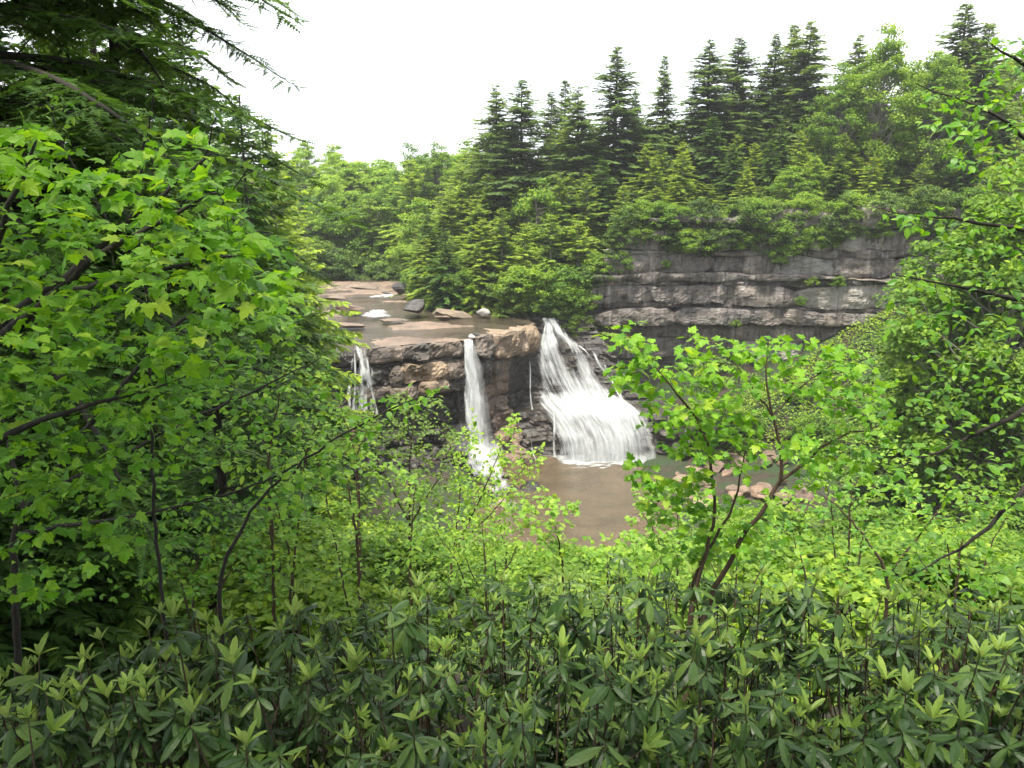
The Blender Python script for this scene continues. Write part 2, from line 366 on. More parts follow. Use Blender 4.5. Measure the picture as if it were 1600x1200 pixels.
# ------------------------------------------------------------------ rock building
def slab(path, s0, s1, zb, zt, off, depth, seed, mat, name='rock', parent=None, rough=.18, step=.45, nface=6, bulge=.15, tilt=0., taper=1.2, wob=.22, stepf=.3):
    """one stratum along a plan path (x,y): broken front, flat top and underside, ends thinning out, run back into the wall"""
    seg = np.linalg.norm(np.diff(path, axis=0), axis=1); S = np.concatenate(([0], np.cumsum(seg)))
    s0 = max(0, s0); s1 = min(S[-1], s1)
    n = max(5, int((s1-s0)/step)+1); s = np.linspace(s0, s1, n)
    x = np.interp(s, S, path[:,0]); y = np.interp(s, S, path[:,1])
    tx = np.gradient(x); ty = np.gradient(y); ln = np.hypot(tx, ty); nxv, nyv = ty/ln, -tx/ln      # outward (towards the viewer)
    zb_ = zb(s) if callable(zb) else np.full(n, zb); zt_ = zt(s) if callable(zt) else np.full(n, zt)
    o1 = np.zeros(n); c1 = np.stack([s*.55, o1+seed, o1], 1)
    zb_ = zb_ + fbm(c1, 3, seed+21)*wob; zt_ = zt_ + fbm(c1+5.5, 3, seed+22)*wob
    r = random.Random(seed); e = np.minimum((s-s0)/max(.05,taper*r.uniform(.4,1.3)), (s1-s)/max(.05,taper*r.uniform(.4,1.3)))
    tp = np.clip(e,0,1); mid = r.uniform(.2,.8); zm = zb_+(zt_-zb_)*mid; k = .35+.65*np.sqrt(tp)
    zb_, zt_ = zm+(zb_-zm)*k, zm+(zt_-zm)*k
    endr = -.45*(1-np.clip(e*1.6,0,1))**2
    so = np.round(fbm(np.stack([s*.5, o1+seed*.7, o1], 1), 3, seed+31)*4)/4*stepf*1.6     # joint-bounded faces stepping in and out
    prof = [(-depth, 0.)] + [(-.6, 0.)] + [(bulge*math.sin(math.pi*q)-.1*(abs(2*q-1)**4), q) for q in np.linspace(0,1,nface)] + [(-.55, 1.), (-depth, 1.)]
    m = len(prof); V = np.zeros((n, m, 3))
    for k, (o, q) in enumerate(prof):
        oo = o + (off + endr + so + tilt*(q-.5) if o > -depth else 0)
        V[:,k,0] = x + nxv*oo; V[:,k,1] = y + nyv*oo; V[:,k,2] = zb_ + (zt_-zb_)*q
    Vf = V.reshape(-1,3)
    d1 = fbm(Vf*np.array((.8,.8,1.5)), 4, seed)*rough*.9 + np.round(fbm(Vf*np.array((.6,.6,.7)), 2, seed+3)*4)/4*rough*3.4
    dz = fbm(Vf*.6, 3, seed+9)*rough*.8
    isf = np.array([o > -depth for o, q in prof]); wgt = np.broadcast_to(isf[None], (n,m)).ravel()
    Nv = np.repeat(np.stack([nxv, nyv, np.zeros(n)], 1), m, 0)
    Vf = Vf + Nv*(d1*wgt)[:,None]; Vf[:,2] += dz
    i = (np.arange(n-1)[:,None]*m + np.arange(m-1)[None]).ravel()
    g = Geo(); g.add(Vf, np.stack([i, i+m, i+m+1, i+1], 1))
    for r0, flip in ((0, False), ((n-1)*m, True)):
        idx = np.arange(m)+r0; f = idx if not flip else idx[::-1]
        g.L.append(f); g.S.append(np.array([m])); g.M.append(np.array([0])); g.UV.append(np.zeros((m,2)))
    return g.build(name, mat, parent, smooth=False)

def boulder_mesh(name, seed, mat, cuts=16, sub=3):
    bm = bmesh.new(); bmesh.ops.create_icosphere(bm, subdivisions=sub, radius=1)
    V = np.array([v.co for v in bm.verts]); r = random.Random(seed)
    for _ in range(cuts):
        d = unit(np.array([r.gauss(0,1), r.gauss(0,1), r.gauss(0,1)])); lim = r.uniform(.42,.8)
        k = V@d; V = V - np.maximum(k-lim,0)[:,None]*d*.92
    V = V + unit(V)*(fbm(V*1.6+seed, 4, seed)*.13)[:,None]
    for v, c in zip(bm.verts, V): v.co = c
    me = bpy.data.meshes.new(name); bm.to_mesh(me); bm.free(); me.materials.append(mat)
    return me
BOUL = {}
def boulder(mat, pos, size, rz, label, group=None, tilt=(0,0)):
    key = (mat, rnd.randrange(5))
    if key not in BOUL: BOUL[key] = boulder_mesh('boulder', rnd.randrange(999), G[mat])
    o = link('boulder', BOUL[key]); o.location = pos; o.scale = size; o.rotation_euler = (tilt[0], tilt[1], rz)
    return tag(o, label, 'boulder', group)

# --- the ledge the river falls over
PE = EDGE[:,:2]
segS = np.concatenate(([0], np.cumsum(np.linalg.norm(np.diff(PE, axis=0), axis=1))))
def s_px(px):                            # arc length on the ledge at picture column px
    c = np.array([395,470,545,620,730,790,838]); return float(np.interp(px, c, segS))
ztop = lambda s: np.interp(s, segS, EDGE[:,2])
ledge = thing('rock_ledge', 'broad brown layered rock ledge the river pours over', 'rock ledge', (0,0,0))
def LS(p0, p1, db, dt, off, mat, depth=3.5, rough=.16, bulge=.15, seed=None, tilt=0.):
    slab(PE, s_px(p0)-rnd.uniform(.1,.9), s_px(p1)+rnd.uniform(.1,.9), (lambda s: ztop(s)-db), (lambda s: ztop(s)-dt), off, depth, seed or rnd.randrange(999), G[mat], 'rock', ledge, rough*1.25, .18, 10, bulge*.7, tilt, .7, .28, .22)
# cap layer
LS(400,486,1.7,.0,.0,'ledge'); LS(488,560,1.5,-.02,-.1,'wet'); LS(562,628,1.75,.05,.15,'ledge'); LS(629,668,1.7,.0,.35,'ledge'); LS(669,721,1.75,-.05,.2,'ledge')
LS(722,744,1.9,.28,-.2,'wet'); LS(745,769,2.4,.0,.25,'ledge'); LS(770,812,3.0,-.05,.65,'ledge_tan',rough=.2); LS(813,838,3.3,-.05,.5,'ledge_tan',bulge=.4)
# thin parting layer, recessed
LS(400,560,2.1,1.72,-.55,'wet',rough=.1); LS(562,640,2.15,1.8,-.5,'wet',rough=.1); LS(641,722,2.1,1.78,-.6,'wet',rough=.1)
# second layer
LS(400,470,4.0,2.15,-.3,'ledge'); LS(472,540,4.0,2.1,-.5,'wet'); LS(541,585,4.1,2.1,-.55,'wet'); LS(586,612,4.3,2.15,-.35,'wet'); LS(613,624,4.6,2.2,.1,'ledge'); LS(625,690,4.15,2.1,.3,'ledge_tan',rough=.2); LS(691,722,4.2,2.15,.0,'ledge')
LS(723,745,4.3,1.95,-.55,'wet'); LS(746,772,4.6,2.45,-.1,'wet'); LS(773,800,4.8,3.05,-.25,'ledge'); LS(801,836,4.6,3.35,-.8,'wet')
# third layer
LS(400,480,6.2,4.1,-.4,'ledge'); LS(482,560,6.0,4.1,-.8,'wet'); LS(562,610,6.0,4.35,-.3,'ledge'); LS(611,655,5.9,4.65,.2,'ledge'); LS(656,692,5.7,4.2,.35,'ledge_tan'); LS(693,722,5.9,4.25,-.2,'wet')
LS(723,745,6.2,4.35,-.8,'wet'); LS(746,770,6.0,4.7,-.4,'wet'); LS(771,800,6.3,4.9,-.8,'rust'); LS(801,836,6.4,4.7,-1.3,'wet')
# dark undercut and the steps beneath it
for p0, p1, mt, of in ((400,470,'rust',-.6),(472,545,'rust',-.4),(546,600,'wet',-1.9),(601,650,'wet',-2.2),(651,722,'wet',-2.1),(723,768,'wet',-1.6),(769,800,'rust',-.9),(801,836,'wet',-1.6)):
    LS(p0,p1,8.0,6.1,of,mt,depth=4.5,rough=.22)
    LS(p0+rnd.uniform(-4,4),p1+rnd.uniform(-3,3),9.8,8.05,of+.5*rnd.random(),mt,depth=4.5,rough=.24)
for p0, p1, mt, of in ((400,500,'rust',.6),(502,590,'wet',.2),(591,660,'wet',-.8),(661,722,'wet',-.6),(723,770,'wet',-.4),(771,803,'rust',.0),(804,836,'wet',-.5)):
    LS(p0,p1,11.6,9.8,of,mt,depth=5,rough=.3,tilt=-.5)
    LS(p0+rnd.uniform(-3,5),p1-rnd.uniform(0,5),13.3,11.6,of+.7,mt,depth=5,rough=.35,tilt=-.6)
    LS(p0,p1-rnd.uniform(0,5),15.6,13.3,of+1.5,mt,depth=5,rough=.4,tilt=-.8)
# backing
g = Geo(); n = 40; q = np.linspace(0, segS[-1], n); bx = np.interp(q, segS, PE[:,0]); by = np.interp(q, segS, PE[:,1])
V = np.concatenate([np.stack([bx, by+2.4, np.full(n,-1.)],1), np.stack([bx, by+2.0, ztop(q)-.9],1)]); i = np.arange(n-1)
g.add(V, np.stack([i, i+1, i+n+1, i+n], 1)); g.build('core', G['wet'], ledge)

# --- river bed behind the ledge: stepped reddish rock sheet, river water film, stones
g = Geo(); ns, ntt = 150, 150; s = np.linspace(0, segS[-1], ns); tt = (np.linspace(0,1,ntt)**1.5)*75
ex = np.interp(s, segS, PE[:,0]); ey = np.interp(s, segS, PE[:,1]); ez = ztop(s)
SX = ex[None]-.30*tt[:,None]-.1; SY = ey[None]+.35+tt[:,None]
P = np.stack([SX.ravel(), SY.ravel(), np.zeros(SX.size)], 1)
st = fbm(P*np.array((.09,.22,1)), 4, 31)*1.25
stp = np.floor(st*5)/5 + np.clip((st*5-np.floor(st*5)-.7)/.3,0,1)/5
front = np.clip(tt[:,None]/5,0,1)*np.ones((1,ns))
SZ = ez[None] + .045*tt[:,None] + (stp.reshape(ntt,ns)*.95+.02)*front + (fbm(P*.9, 3, 44)*.06).reshape(ntt,ns) - .03
V = np.stack([SX, SY, SZ], -1).reshape(-1,3); ii = (np.arange(ntt-1)[:,None]*ns + np.arange(ns-1)[None]).ravel()
g.add(V, np.stack([ii, ii+1, ii+ns+1, ii+ns], 1))
tag(g.build('riverbed', G['river_rock'], None, False), 'reddish brown stepped rock bed of the river', None, None, 'structure')
g = Geo(); WZ = ez[None] + .045*tt[:,None] + .1 + 0*SX - .25*np.exp(-tt[:,None]/1.2)
g.add(np.stack([SX, SY, WZ], -1).reshape(-1,3), np.stack([ii, ii+1, ii+ns+1, ii+ns], 1))
river = tag(g.build('river', G['river']), 'dark shallow river running over the rocks to the falls', None, None, 'structure')
def rapid(rows, seed, tint=.62):
    g = Geo(); sheet(g, rows, 24, 16, .12, (1,1), lambda u,v: tint-.35*np.abs(2*u-1)**3-.3*np.abs(2*v-1)**4, seed)
    o = g.build('white_water', G['cascade'], river); return o
def rz(px, py, z): return tuple(at_z(px, py, z))
rapid([(rz(574,484,16.6), rz(606,483,16.6)), (rz(566,490,16.35), rz(608,490,16.35)), (rz(558,496,16.2), rz(618,497,16.1))], 1, .64)
rapid([(rz(585,460,17.7), rz(622,458,17.8)), (rz(572,463,17.55), rz(622,462,17.6)), (rz(565,465,17.4), rz(618,466,17.45))], 2, .56)
rapid([(rz(565,497,16.1), rz(640,499,16.1)), (rz(570,500,15.95), rz(668,502,15.95))], 3, .45)
rapid([(rz(733,521,15.28), rz(742,521,15.28)), (rz(730,527,15.2), rz(744,527,15.2))], 4, .62)

def on_bed(px, py, z): return at_z(px, py, z)
bank_b = [  # (px, py base, z, half size, material, label)
 (648,482,16.9,(2.6,2.0,1.35),'wet','large dark mossy boulder overhanging the river above the falls'),
 (625,452,18.0,(1.5,1.4,1.5),'wet','dark rounded boulder on the far river bend under the trees'),
 (714,476,16.6,(1.25,1.1,.8),'grey_rock','pale grey boulder, left one of three on the bank above the falls'),
 (741,478,16.6,(1.15,1.1,.95),'grey_rock','blue-grey boulder, middle one of three on the bank above the falls'),
 (760,470,16.9,(1.2,1.0,1.05),'grey_rock','tall grey boulder, right one of three on the bank above the falls'),
 (757,489,16.3,(1.3,1.0,.75),'grey_rock','low grey slab boulder leaning below the three bank boulders'),
 (702,491,16.1,(3.6,2.0,.75),'ledge_tan','long low tan rock lying along the river edge above the falls'),
 (612,500,16.0,(2.5,1.2,.32),'river_rock','flat reddish rock in the river just behind the falls'),
 (547,482,16.7,(2.6,1.4,.6),'river_rock','tan flat-topped rock on the near side of the rapid'),
 (540,508,15.8,(3.4,1.8,.35),'river_rock','broad ochre rock shelf at the left river edge'),
 (571,450,18.0,(3.6,1.6,.38),'river_rock','low red-brown rock shelf at the far end of the river'),
 (525,466,17.2,(2.6,1.4,.5),'river_rock','pale brown rock shelf beside the far rapid'),
 (603,458,17.8,(.9,.6,.3),'wet','small black rock splitting the far rapid'),
 (744,522,15.3,(.45,.4,.2),'wet','small dark stone just above the middle waterfall lip'),
 (690,496,16.0,(1.3,.8,.3),'rust','rusty flat rock lying in front of the long tan rock'),
]
for px, py, z, sz, mt, lb in bank_b:
    p = on_bed(px, py, z); p.z += sz[2]*.1
    boulder(mt, p, sz, rnd.uniform(-.3,.3), lb, None, (rnd.uniform(-.08,.08), rnd.uniform(-.08,.08)))

# --- rock behind and beside the main fall
def AT(px, py, Y): return tuple(at(px, py, Y))
chute = thing('wet_rock_face', 'black wet rock face behind the main waterfall', 'rock face')
rows = [((832,492),(905,492),102.5), ((826,520),(925,505),101), ((822,545),(948,540),99.7), ((818,590),(985,585),98.5), ((812,632),(1035,628),97.0), ((810,645),(1060,640),94.6), ((808,690),(1085,680),93.2), ((806,735),(1100,730),92.2), ((806,760),(1100,750),91.0)]
def rock_sheet(rows, nu, nv, amp, seed, name, mat, parent, lay=.5):
    L = smooth_path(np.array([AT(*a, Y) for a, b, Y in rows]), nv); Rr = smooth_path(np.array([AT(*b, Y+ (.8 if Y>96 else .3)) for a, b, Y in rows]), nv)
    u = np.linspace(0,1,nu); V = (L[:,None]*(1-u)[None,:,None] + Rr[:,None]*u[None,:,None]).reshape(-1,3)
    d = fbm(V*np.array((.45,.45,1.0)), 5, seed)*amp
    zz = V[:,2]*1.1+fbm(V*.3, 2, seed+5)*1.5; saw = (zz-np.floor(zz))
    d = d + (saw**2)*lay*np.where(fbm(V*np.array((.25,.25,.8)),2,seed+8)>0,1,.3) + np.round(fbm(V*.5,2,seed+2)*3)/3*.35
    V[:,1] -= d
    ii = (np.arange(nv-1)[:,None]*nu + np.arange(nu-1)[None]).ravel()
    g = Geo(); g.add(V, np.stack([ii, ii+1, ii+nu+1, ii+nu], 1)); return g.build(name, mat, parent, False)
rock_sheet(rows, 90, 90, .55, 61, 'rock_wall', G['wet'], chute)

# --- waterfalls
def fall(name, label, layers, mats):
    root = thing(name, label, 'waterfall')
    for k, (rows, nu, nv, zn, tf, m, nm) in enumerate(layers):
        g = Geo(); sheet(g, [(AT(*a, Y), AT(*b, Y)) for a, b, Y in rows], nu, nv, zn, (1,1), tf, 3+k*5)
        g.build(nm, G[m], root)
    return root
def main_tint(u, v):
    t = .56 - .5*np.maximum(np.abs(2*u-1)-.7,0)/.3*.9
    t = t - .34*np.exp(-((u-.58)/.12)**2-((v-.30)/.11)**2)      # bare rock showing between the two arms
    t = t - .3*np.exp(-((u-.9)/.13)**2-((v-.40)/.2)**2) - .16*np.exp(-((u-.25)/.1)**2-((v-.5)/.07)**2)
    t = t + .09*np.exp(-((v-.62)/.06)**2) + .03*ss(.6,.75,v) - .2*ss(.55,1,u)*ss(.66,.9,v) + .14*ss(.93,1,v)
    t = t + .13*fbm(np.stack([u*7, v*9, 0*u], 1), 3, 71) - .1*np.maximum(0, fbm(np.stack([u*4, v*16, 0*u+3], 1), 2, 73))
    return t
m_rows = [((846,497),(868,497),101.2), ((848,508),(874,506),99.8), ((842,524),(884,520),98.8), ((834,545),(914,538),97.9), ((834,590),(948,585),96.7), ((838,618),(975,614),95.6), ((838,632),(1000,630),94.2), ((848,650),(1026,650),92.7), ((860,685),(1042,680),91.5), ((866,714),(1045,704),90.9), ((866,730),(1045,722),90.7)]
m_rows2 = [(a, b, Y-.45) for a, b, Y in m_rows]
fall('waterfall', 'wide main waterfall spreading in two tiers into the brown pool', [
    (m_rows, 90, 120, .2, main_tint, 'fall', 'water_sheet'),
    (m_rows2, 90, 120, .3, lambda u,v: main_tint(u,v)-.12, 'fall', 'water_sheet'),
    ([((850,672),(1050,668),90.6), ((845,698),(1062,694),90.2), ((842,720),(1066,716),89.9), ((838,730),(1066,726),89.8)], 40, 20, .3, lambda u,v: .5-.5*np.abs(2*u-1)**2.5-.3*np.abs(2*v-1)**2, 'mist', 'spray_veil')], None)
# thin strands leaving the main fall over the dark rock on both sides
def strand(px0, py0, px1, py1, Y0, Y1, wpx, seed, name='strand'):
    k = np.linspace(0,1,8); r = []
    for q in k:
        px = px0+(px1-px0)*q+math.sin(seed+q*5)*1.5; py = py0+(py1-py0)*q; Yq = Y0+(Y1-Y0)*q
        r.append(((px-wpx*(.5+.4*q), py), (px+wpx*(.5+.4*q), py), Yq))
    return (r, 10, 40, .1, lambda u,v: .56-.35*np.abs(2*u-1)**2, 'fall_thin', name)
fall('side_trickles', 'thin white trickles on the black rock around the main waterfall', [
    strand(826,560,832,640,96.2,94,3,1), strand(829,690,838,722,92,91,3,2), strand(925,545,962,612,97,96,7,3), strand(945,570,972,628,96.6,95,7,4),
    strand(872,500,890,535,99.5,98.5,5,5), strand(905,540,925,560,98,97,4,6), strand(864,640,868,715,92.2,91,4,7)], None)
c_rows = [((722,531),(741,531),EDGE[4][1]+.2), ((723,538),(741,538),EDGE[4][1]-.6), ((723,560),(744,560),EDGE[4][1]-1.0), ((723,585),(751,585),EDGE[4][1]-1.3), ((721,620),(757,620),EDGE[4][1]-1.8), ((719,660),(764,660),EDGE[4][1]-2.4), ((717,690),(772,690),EDGE[4][1]-2.9), ((714,706),(780,706),EDGE[4][1]-3.4)]
fall('waterfall', 'narrow middle waterfall dropping free from the brown ledge', [
    ([((a[0]-3-k*1.6,a[1]),(c[0]+3+k*3.2,c[1]),Y-.6) for k,(a,c,Y) in enumerate(c_rows)], 20, 60, .15, lambda u,v: .5-.5*np.abs(2*u-1)**1.6+.1*v, 'mist', 'spray_veil'),
    (c_rows, 30, 110, .12, lambda u,v: .72-.08*v-.45*np.abs(2*u-1)**(2.5-1.2*v), 'fall_thin', 'water_sheet'),
    ([(a,b,Y-.3) for a,b,Y in c_rows], 30, 110, .2, lambda u,v: .64-.14*v-.4*np.abs(2*u-1)**1.8, 'fall_thin', 'water_sheet')], None)
Yl = EDGE[2][1]
fall('waterfall', 'small split waterfall trickling in strands at the left end of the ledge', [
    strand(556,545,552,640,Yl-.1,Yl-1.4,5,11), strand(563,543,565,640,Yl-.2,Yl-1.6,7,12), strand(571,553,586,645,Yl-.2,Yl-1.2,5,13), strand(549,560,546,635,Yl-.3,Yl-1.2,5,14), strand(578,575,588,650,Yl-.4,Yl-1.3,5,15), strand(560,540,560,560,Yl,Yl-.5,12,16),
    ([((548,546),(578,544),Yl-.1), ((546,575),(588,572),Yl-.7), ((545,610),(592,610),Yl-1.1), ((543,650),(594,650),Yl-1.5)], 30, 50, .15, lambda u,v: .5-.15*np.abs(2*u-1)**2, 'fall_thin', 'water_sheet')], None)
casc = [((718,700),(782,698),83.5), ((722,722),(792,716),81.6), ((728,742),(802,738),79.6), ((750,770),(815,765),77.2), ((775,800),(826,792),75.2)]
fall('cascade', 'white churning cascade below the middle waterfall running to the pool', [
    (casc, 40, 50, .45, lambda u,v: .62-.42*np.abs(2*u-1)**2.2-.16*ss(.3,.7,v), 'cascade', 'white_water'),
    ([((a[0]-14,a[1]-12),(c[0]+10,c[1]-14),Y-.5) for a,c,Y in casc[:3]], 20, 30, .3, lambda u,v: .52-.6*np.abs(2*u-1)**2-.25*np.abs(2*v-1)**2, 'mist', 'spray_veil')], None)
fall('cascade', 'white water among rocks half hidden by shrubs below the left ledge', [
    ([((650,770),(690,765),78.5), ((665,790),(715,788),76.5), ((690,808),(735,806),74.5)], 30, 30, .3, lambda u,v: .55-.3*np.abs(2*u-1)**2.5, 'foam', 'white_water')], None)
# foam on the pool at the foot of the main fall
g = Geo(); sheet(g, [(rz(860,712,.03), rz(1062,700,.03)), (rz(862,719,.03), rz(1050,716,.03)), (rz(840,734,.03), rz(1005,736,.03))], 60, 20, 0, (1,1), lambda u,v: .9-.6*v-.5*np.maximum(np.abs(2*u-1)-.7,0)/.3, 9)
tag(g.build('foam', G['foam']), 'white foam line on the pool at the foot of the main waterfall', None, None, 'stuff')

# --- boulders by the pool
def heap(n, px, py, Yr, zr, size, mat, label, group):
    for k in range(n):
        a = at(rnd.uniform(*px), rnd.uniform(*py), rnd.uniform(*Yr)); z = float(ground_z(a.x, a.y))
        s = rnd.uniform(*size); boulder(mat, (a.x, a.y, max(z, -.1)+s*.25+zr*rnd.random()), (s*rnd.uniform(.9,1.6), s*rnd.uniform(.8,1.2), s*rnd.uniform(.5,.8)), rnd.uniform(0,6), label, group, (rnd.uniform(-.3,.3), rnd.uniform(-.3,.3)))
for k in range(60):
    px, py = rnd.uniform(1060,1265), rnd.uniform(690,800); s = rnd.uniform(.45,1.5)
    zt_ = .2+1.9*max(0,(px-1090)/150)*(1-(py-700)/160); p = at_z(px, py, zt_); zt_ = max(zt_, float(ground_z(np.array([p.x]), np.array([p.y]))[0])+.1)
    boulder('rust' if rnd.random()<.7 else 'ledge_tan', (p.x, p.y, zt_-s*.15), (s*rnd.uniform(1,1.8), s*rnd.uniform(.8,1.2), s*rnd.uniform(.5,.85)), rnd.uniform(0,6), 'reddish brown boulder on the right shore of the pool', 'boulders on the right shore', (rnd.uniform(-.3,.3), rnd.uniform(-.3,.3)))
for k in range(12):
    px, py = rnd.uniform(1030,1110), rnd.uniform(650,712); s = rnd.uniform(.8,1.7)
    p = at(px, py, rnd.uniform(89,93))
    boulder('wet', p, (s*1.3, s, s*.7), rnd.uniform(0,6), 'black wet rock beside the foot of the main waterfall', 'wet rocks beside the main fall', (rnd.uniform(-.2,.2), rnd.uniform(-.2,.2)))
for k in range(26):
    px, py = rnd.uniform(640,835), rnd.uniform(690,800); s = rnd.uniform(.6,1.7)
    zt_ = max(-.1, 2.4*(1-(py-690)/110)*(1-(px-640)/260)); p = at_z(px, py, zt_)
    boulder('wet' if rnd.random()<.6 else 'rust', (p.x, p.y, zt_-s*.3), (s*rnd.uniform(1,1.6), s*rnd.uniform(.8,1.2), s*rnd.uniform(.5,.8)), rnd.uniform(0,6), 'dark wet boulder under the middle waterfall beside the white cascade', 'boulders under the middle fall', (rnd.uniform(-.3,.3), rnd.uniform(-.3,.3)))
for k in range(16):
    px, py = rnd.uniform(905,1090), rnd.uniform(800,865); s = rnd.uniform(.3,.9); p = at_z(px, py, 0)
    boulder('ledge_tan' if rnd.random()<.5 else 'rust', (p.x, p.y, -s*.2), (s*rnd.uniform(1,1.8), s, s*.55), rnd.uniform(0,6), 'tan stone in the shallow near edge of the brown pool', 'stones in the pool shallows', (0,0))

# --- the cliff on the right
cliff = thing('rock_cliff', 'tall grey layered rock cliff right of the falls', 'cliff')
cs = np.concatenate(([0], np.cumsum(np.linalg.norm(np.diff(CLIFF, axis=0), axis=1)))); CT = cs[-1]
def czf(z0, amp, ph, seed): return lambda s: z0 + amp*np.sin(s*.13+ph) + fbm(np.stack([s*.22, s*0+seed, s*0], 1), 3, seed)*amp*1.6
lay = [9.0, 12.4, 14.3, 16.3, 16.9, 19.6, 20.1, 20.9, 23.4, 24.0, 26.6, 27.2]
offs = [-1.7, -1.1, .25, -.35, .1, -.4, .65, .1, -.3, .2, -.5, .8]
bnd = [czf(z, .2 if k > 1 else .4, k*1.7, 100+k) for k, z in enumerate(lay)] + [czf(28.3, .9, 3, 140)]
for k in range(len(lay)):
    s = -2.+rnd.uniform(0,4)
    if k >= 7: s = [3,4,5.5,7,8][k-7]
    thick = (lay[k+1] if k+1 < len(lay) else 28.3)-lay[k]
    while s < CT-1:
        L_ = rnd.uniform(6,15) if thick > 1.2 else rnd.uniform(9,22); e = min(CT, s+L_)
        oo = -1.6 if (k == 10 and .5*CT < s+L_/2 < .75*CT) else offs[k]+rnd.uniform(-.3,.3)
        lo, hi = bnd[k], bnd[k+1]; gap = rnd.uniform(-.1,.05)
        slab(CLIFF, s, e+rnd.uniform(.5,3), lo, (lambda s_, hi=hi, gap=gap: hi(s_)-gap), oo, 4.0, rnd.randrange(9999), G['cliff' if rnd.random() < .88 else 'grey_rock'], 'rock', cliff, .15, .25, 14 if thick > 1.2 else 6, .06, rnd.uniform(-.2,.3), rnd.uniform(.5,3), .24, .55)
        s = e
g = Geo(); n = 60; q = np.linspace(0, CT, n); bx = np.interp(q, cs, CLIFF[:,0]); by = np.interp(q, cs, CLIFF[:,1])
V = np.concatenate([np.stack([bx, by+2.2, np.full(n,5.)],1), np.stack([bx, by+2.0, np.interp(q,[0,4,9,CT],[18,21,29,29.5])],1)]); i = np.arange(n-1)
g.add(V, np.stack([i, i+1, i+n+1, i+n], 1)); g.build('core', G['wet'], cliff)
# ================================================================== vegetation
HAZE = 0.00026
ORD = ['first','second','third','fourth','fifth','sixth','seventh','eighth','ninth','tenth','eleventh','twelfth','thirteenth','fourteenth','fifteenth','sixteenth','seventeenth','eighteenth','nineteenth','twentieth']
UP = np.array((0,0,1.))
def gnd(x, y): return float(ground_z(np.array([x]), np.array([y]))[0])

# ---- far and middle trees: (trunk mesh, crown mesh, height) prototypes, then copies share the meshes
def conifer(seed, H, RB, mat, bark, z0=.12, droop=.25, size=.42, wid=.3, dens=1., gap=.12, top=.85, tipl=.35, fine=1., jit=(.5,1.2)):
    r = np.random.default_rng(seed); gt = Geo(); gc = Geo()
    k = 10; zz = np.linspace(-.6, H, k); P = np.stack([np.cumsum(r.normal(0,.04,k)), np.cumsum(r.normal(0,.04,k)), zz], 1)
    gt.add(*tube_geo(P, np.linspace(H*.013+.04, .015, k), 6))
    pos=[]; dr=[]; nm=[]; sc=[]; ti=[]
    z = H*z0
    while z < H*.985:
        f = (z-H*z0)/(H*(1-z0)); L0 = RB*(1-f)**top*(.55+.45*min(1,f*6+.5))
        nb = max(3, int(r.integers(5,8)*dens))
        for b in range(nb):
            if r.random() < gap: continue
            az = r.uniform(0, 2*math.pi); L = max(.1, L0*r.uniform(*jit)*(1+.25*math.sin(az*2+z*.9+seed))); el = .55*f-.12+r.normal(0,.12)
            d = np.array((math.cos(az)*math.cos(el), math.sin(az)*math.cos(el), math.sin(el)))
            n = max(3, int(L/(.17/fine))); t = np.linspace(.1,1,n)
            base = np.array((np.interp(z,zz,P[:,0]), np.interp(z,zz,P[:,1]), z))
            c = base + d*L*t[:,None]; c[:,2] += -droop*L*t**2*(1-f*.6) + .16*L*np.clip(t-.6,0,1)**2
            if L > .8: gt.add(*tube_geo(c[::max(1,n//4)] if n > 6 else c, np.linspace(.02+.008*L,.006,len(c[::max(1,n//4)] if n > 6 else c)), 3))
            tang = unit(np.gradient(c, axis=0)); side = unit(np.cross(tang, UP))
            for sg in (-1, 0, 1):
                a = tang*(.75+.25*r.random((n,1))) + side*(sg*(.85+.3*r.random((n,1)))); a = a + r.normal(0,.18,(n,3)); a[:,2] -= .18
                ln = size*(.6+.7*r.random(n))*(1-.35*t)*(1.0 if sg else .8)*(.38+.62*(1-f)**.8)
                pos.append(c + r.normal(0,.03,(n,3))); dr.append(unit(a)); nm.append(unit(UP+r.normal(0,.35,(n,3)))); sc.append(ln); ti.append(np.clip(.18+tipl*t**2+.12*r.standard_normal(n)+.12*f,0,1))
        z += r.uniform(.28,.5)*(1-.45*f)/max(.6,dens)*(H/18)**.5
    quad = (np.array([(0,0,0),(wid*.5,.45,.0),(0,1.,-.08),(-wid*.5,.45,.0)]), np.array([[0,1,2,3]]))
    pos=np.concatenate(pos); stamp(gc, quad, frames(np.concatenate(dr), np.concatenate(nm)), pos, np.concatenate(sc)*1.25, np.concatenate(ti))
    return gt.mesh('trunk', bark), gc.mesh('crown', mat, False), H

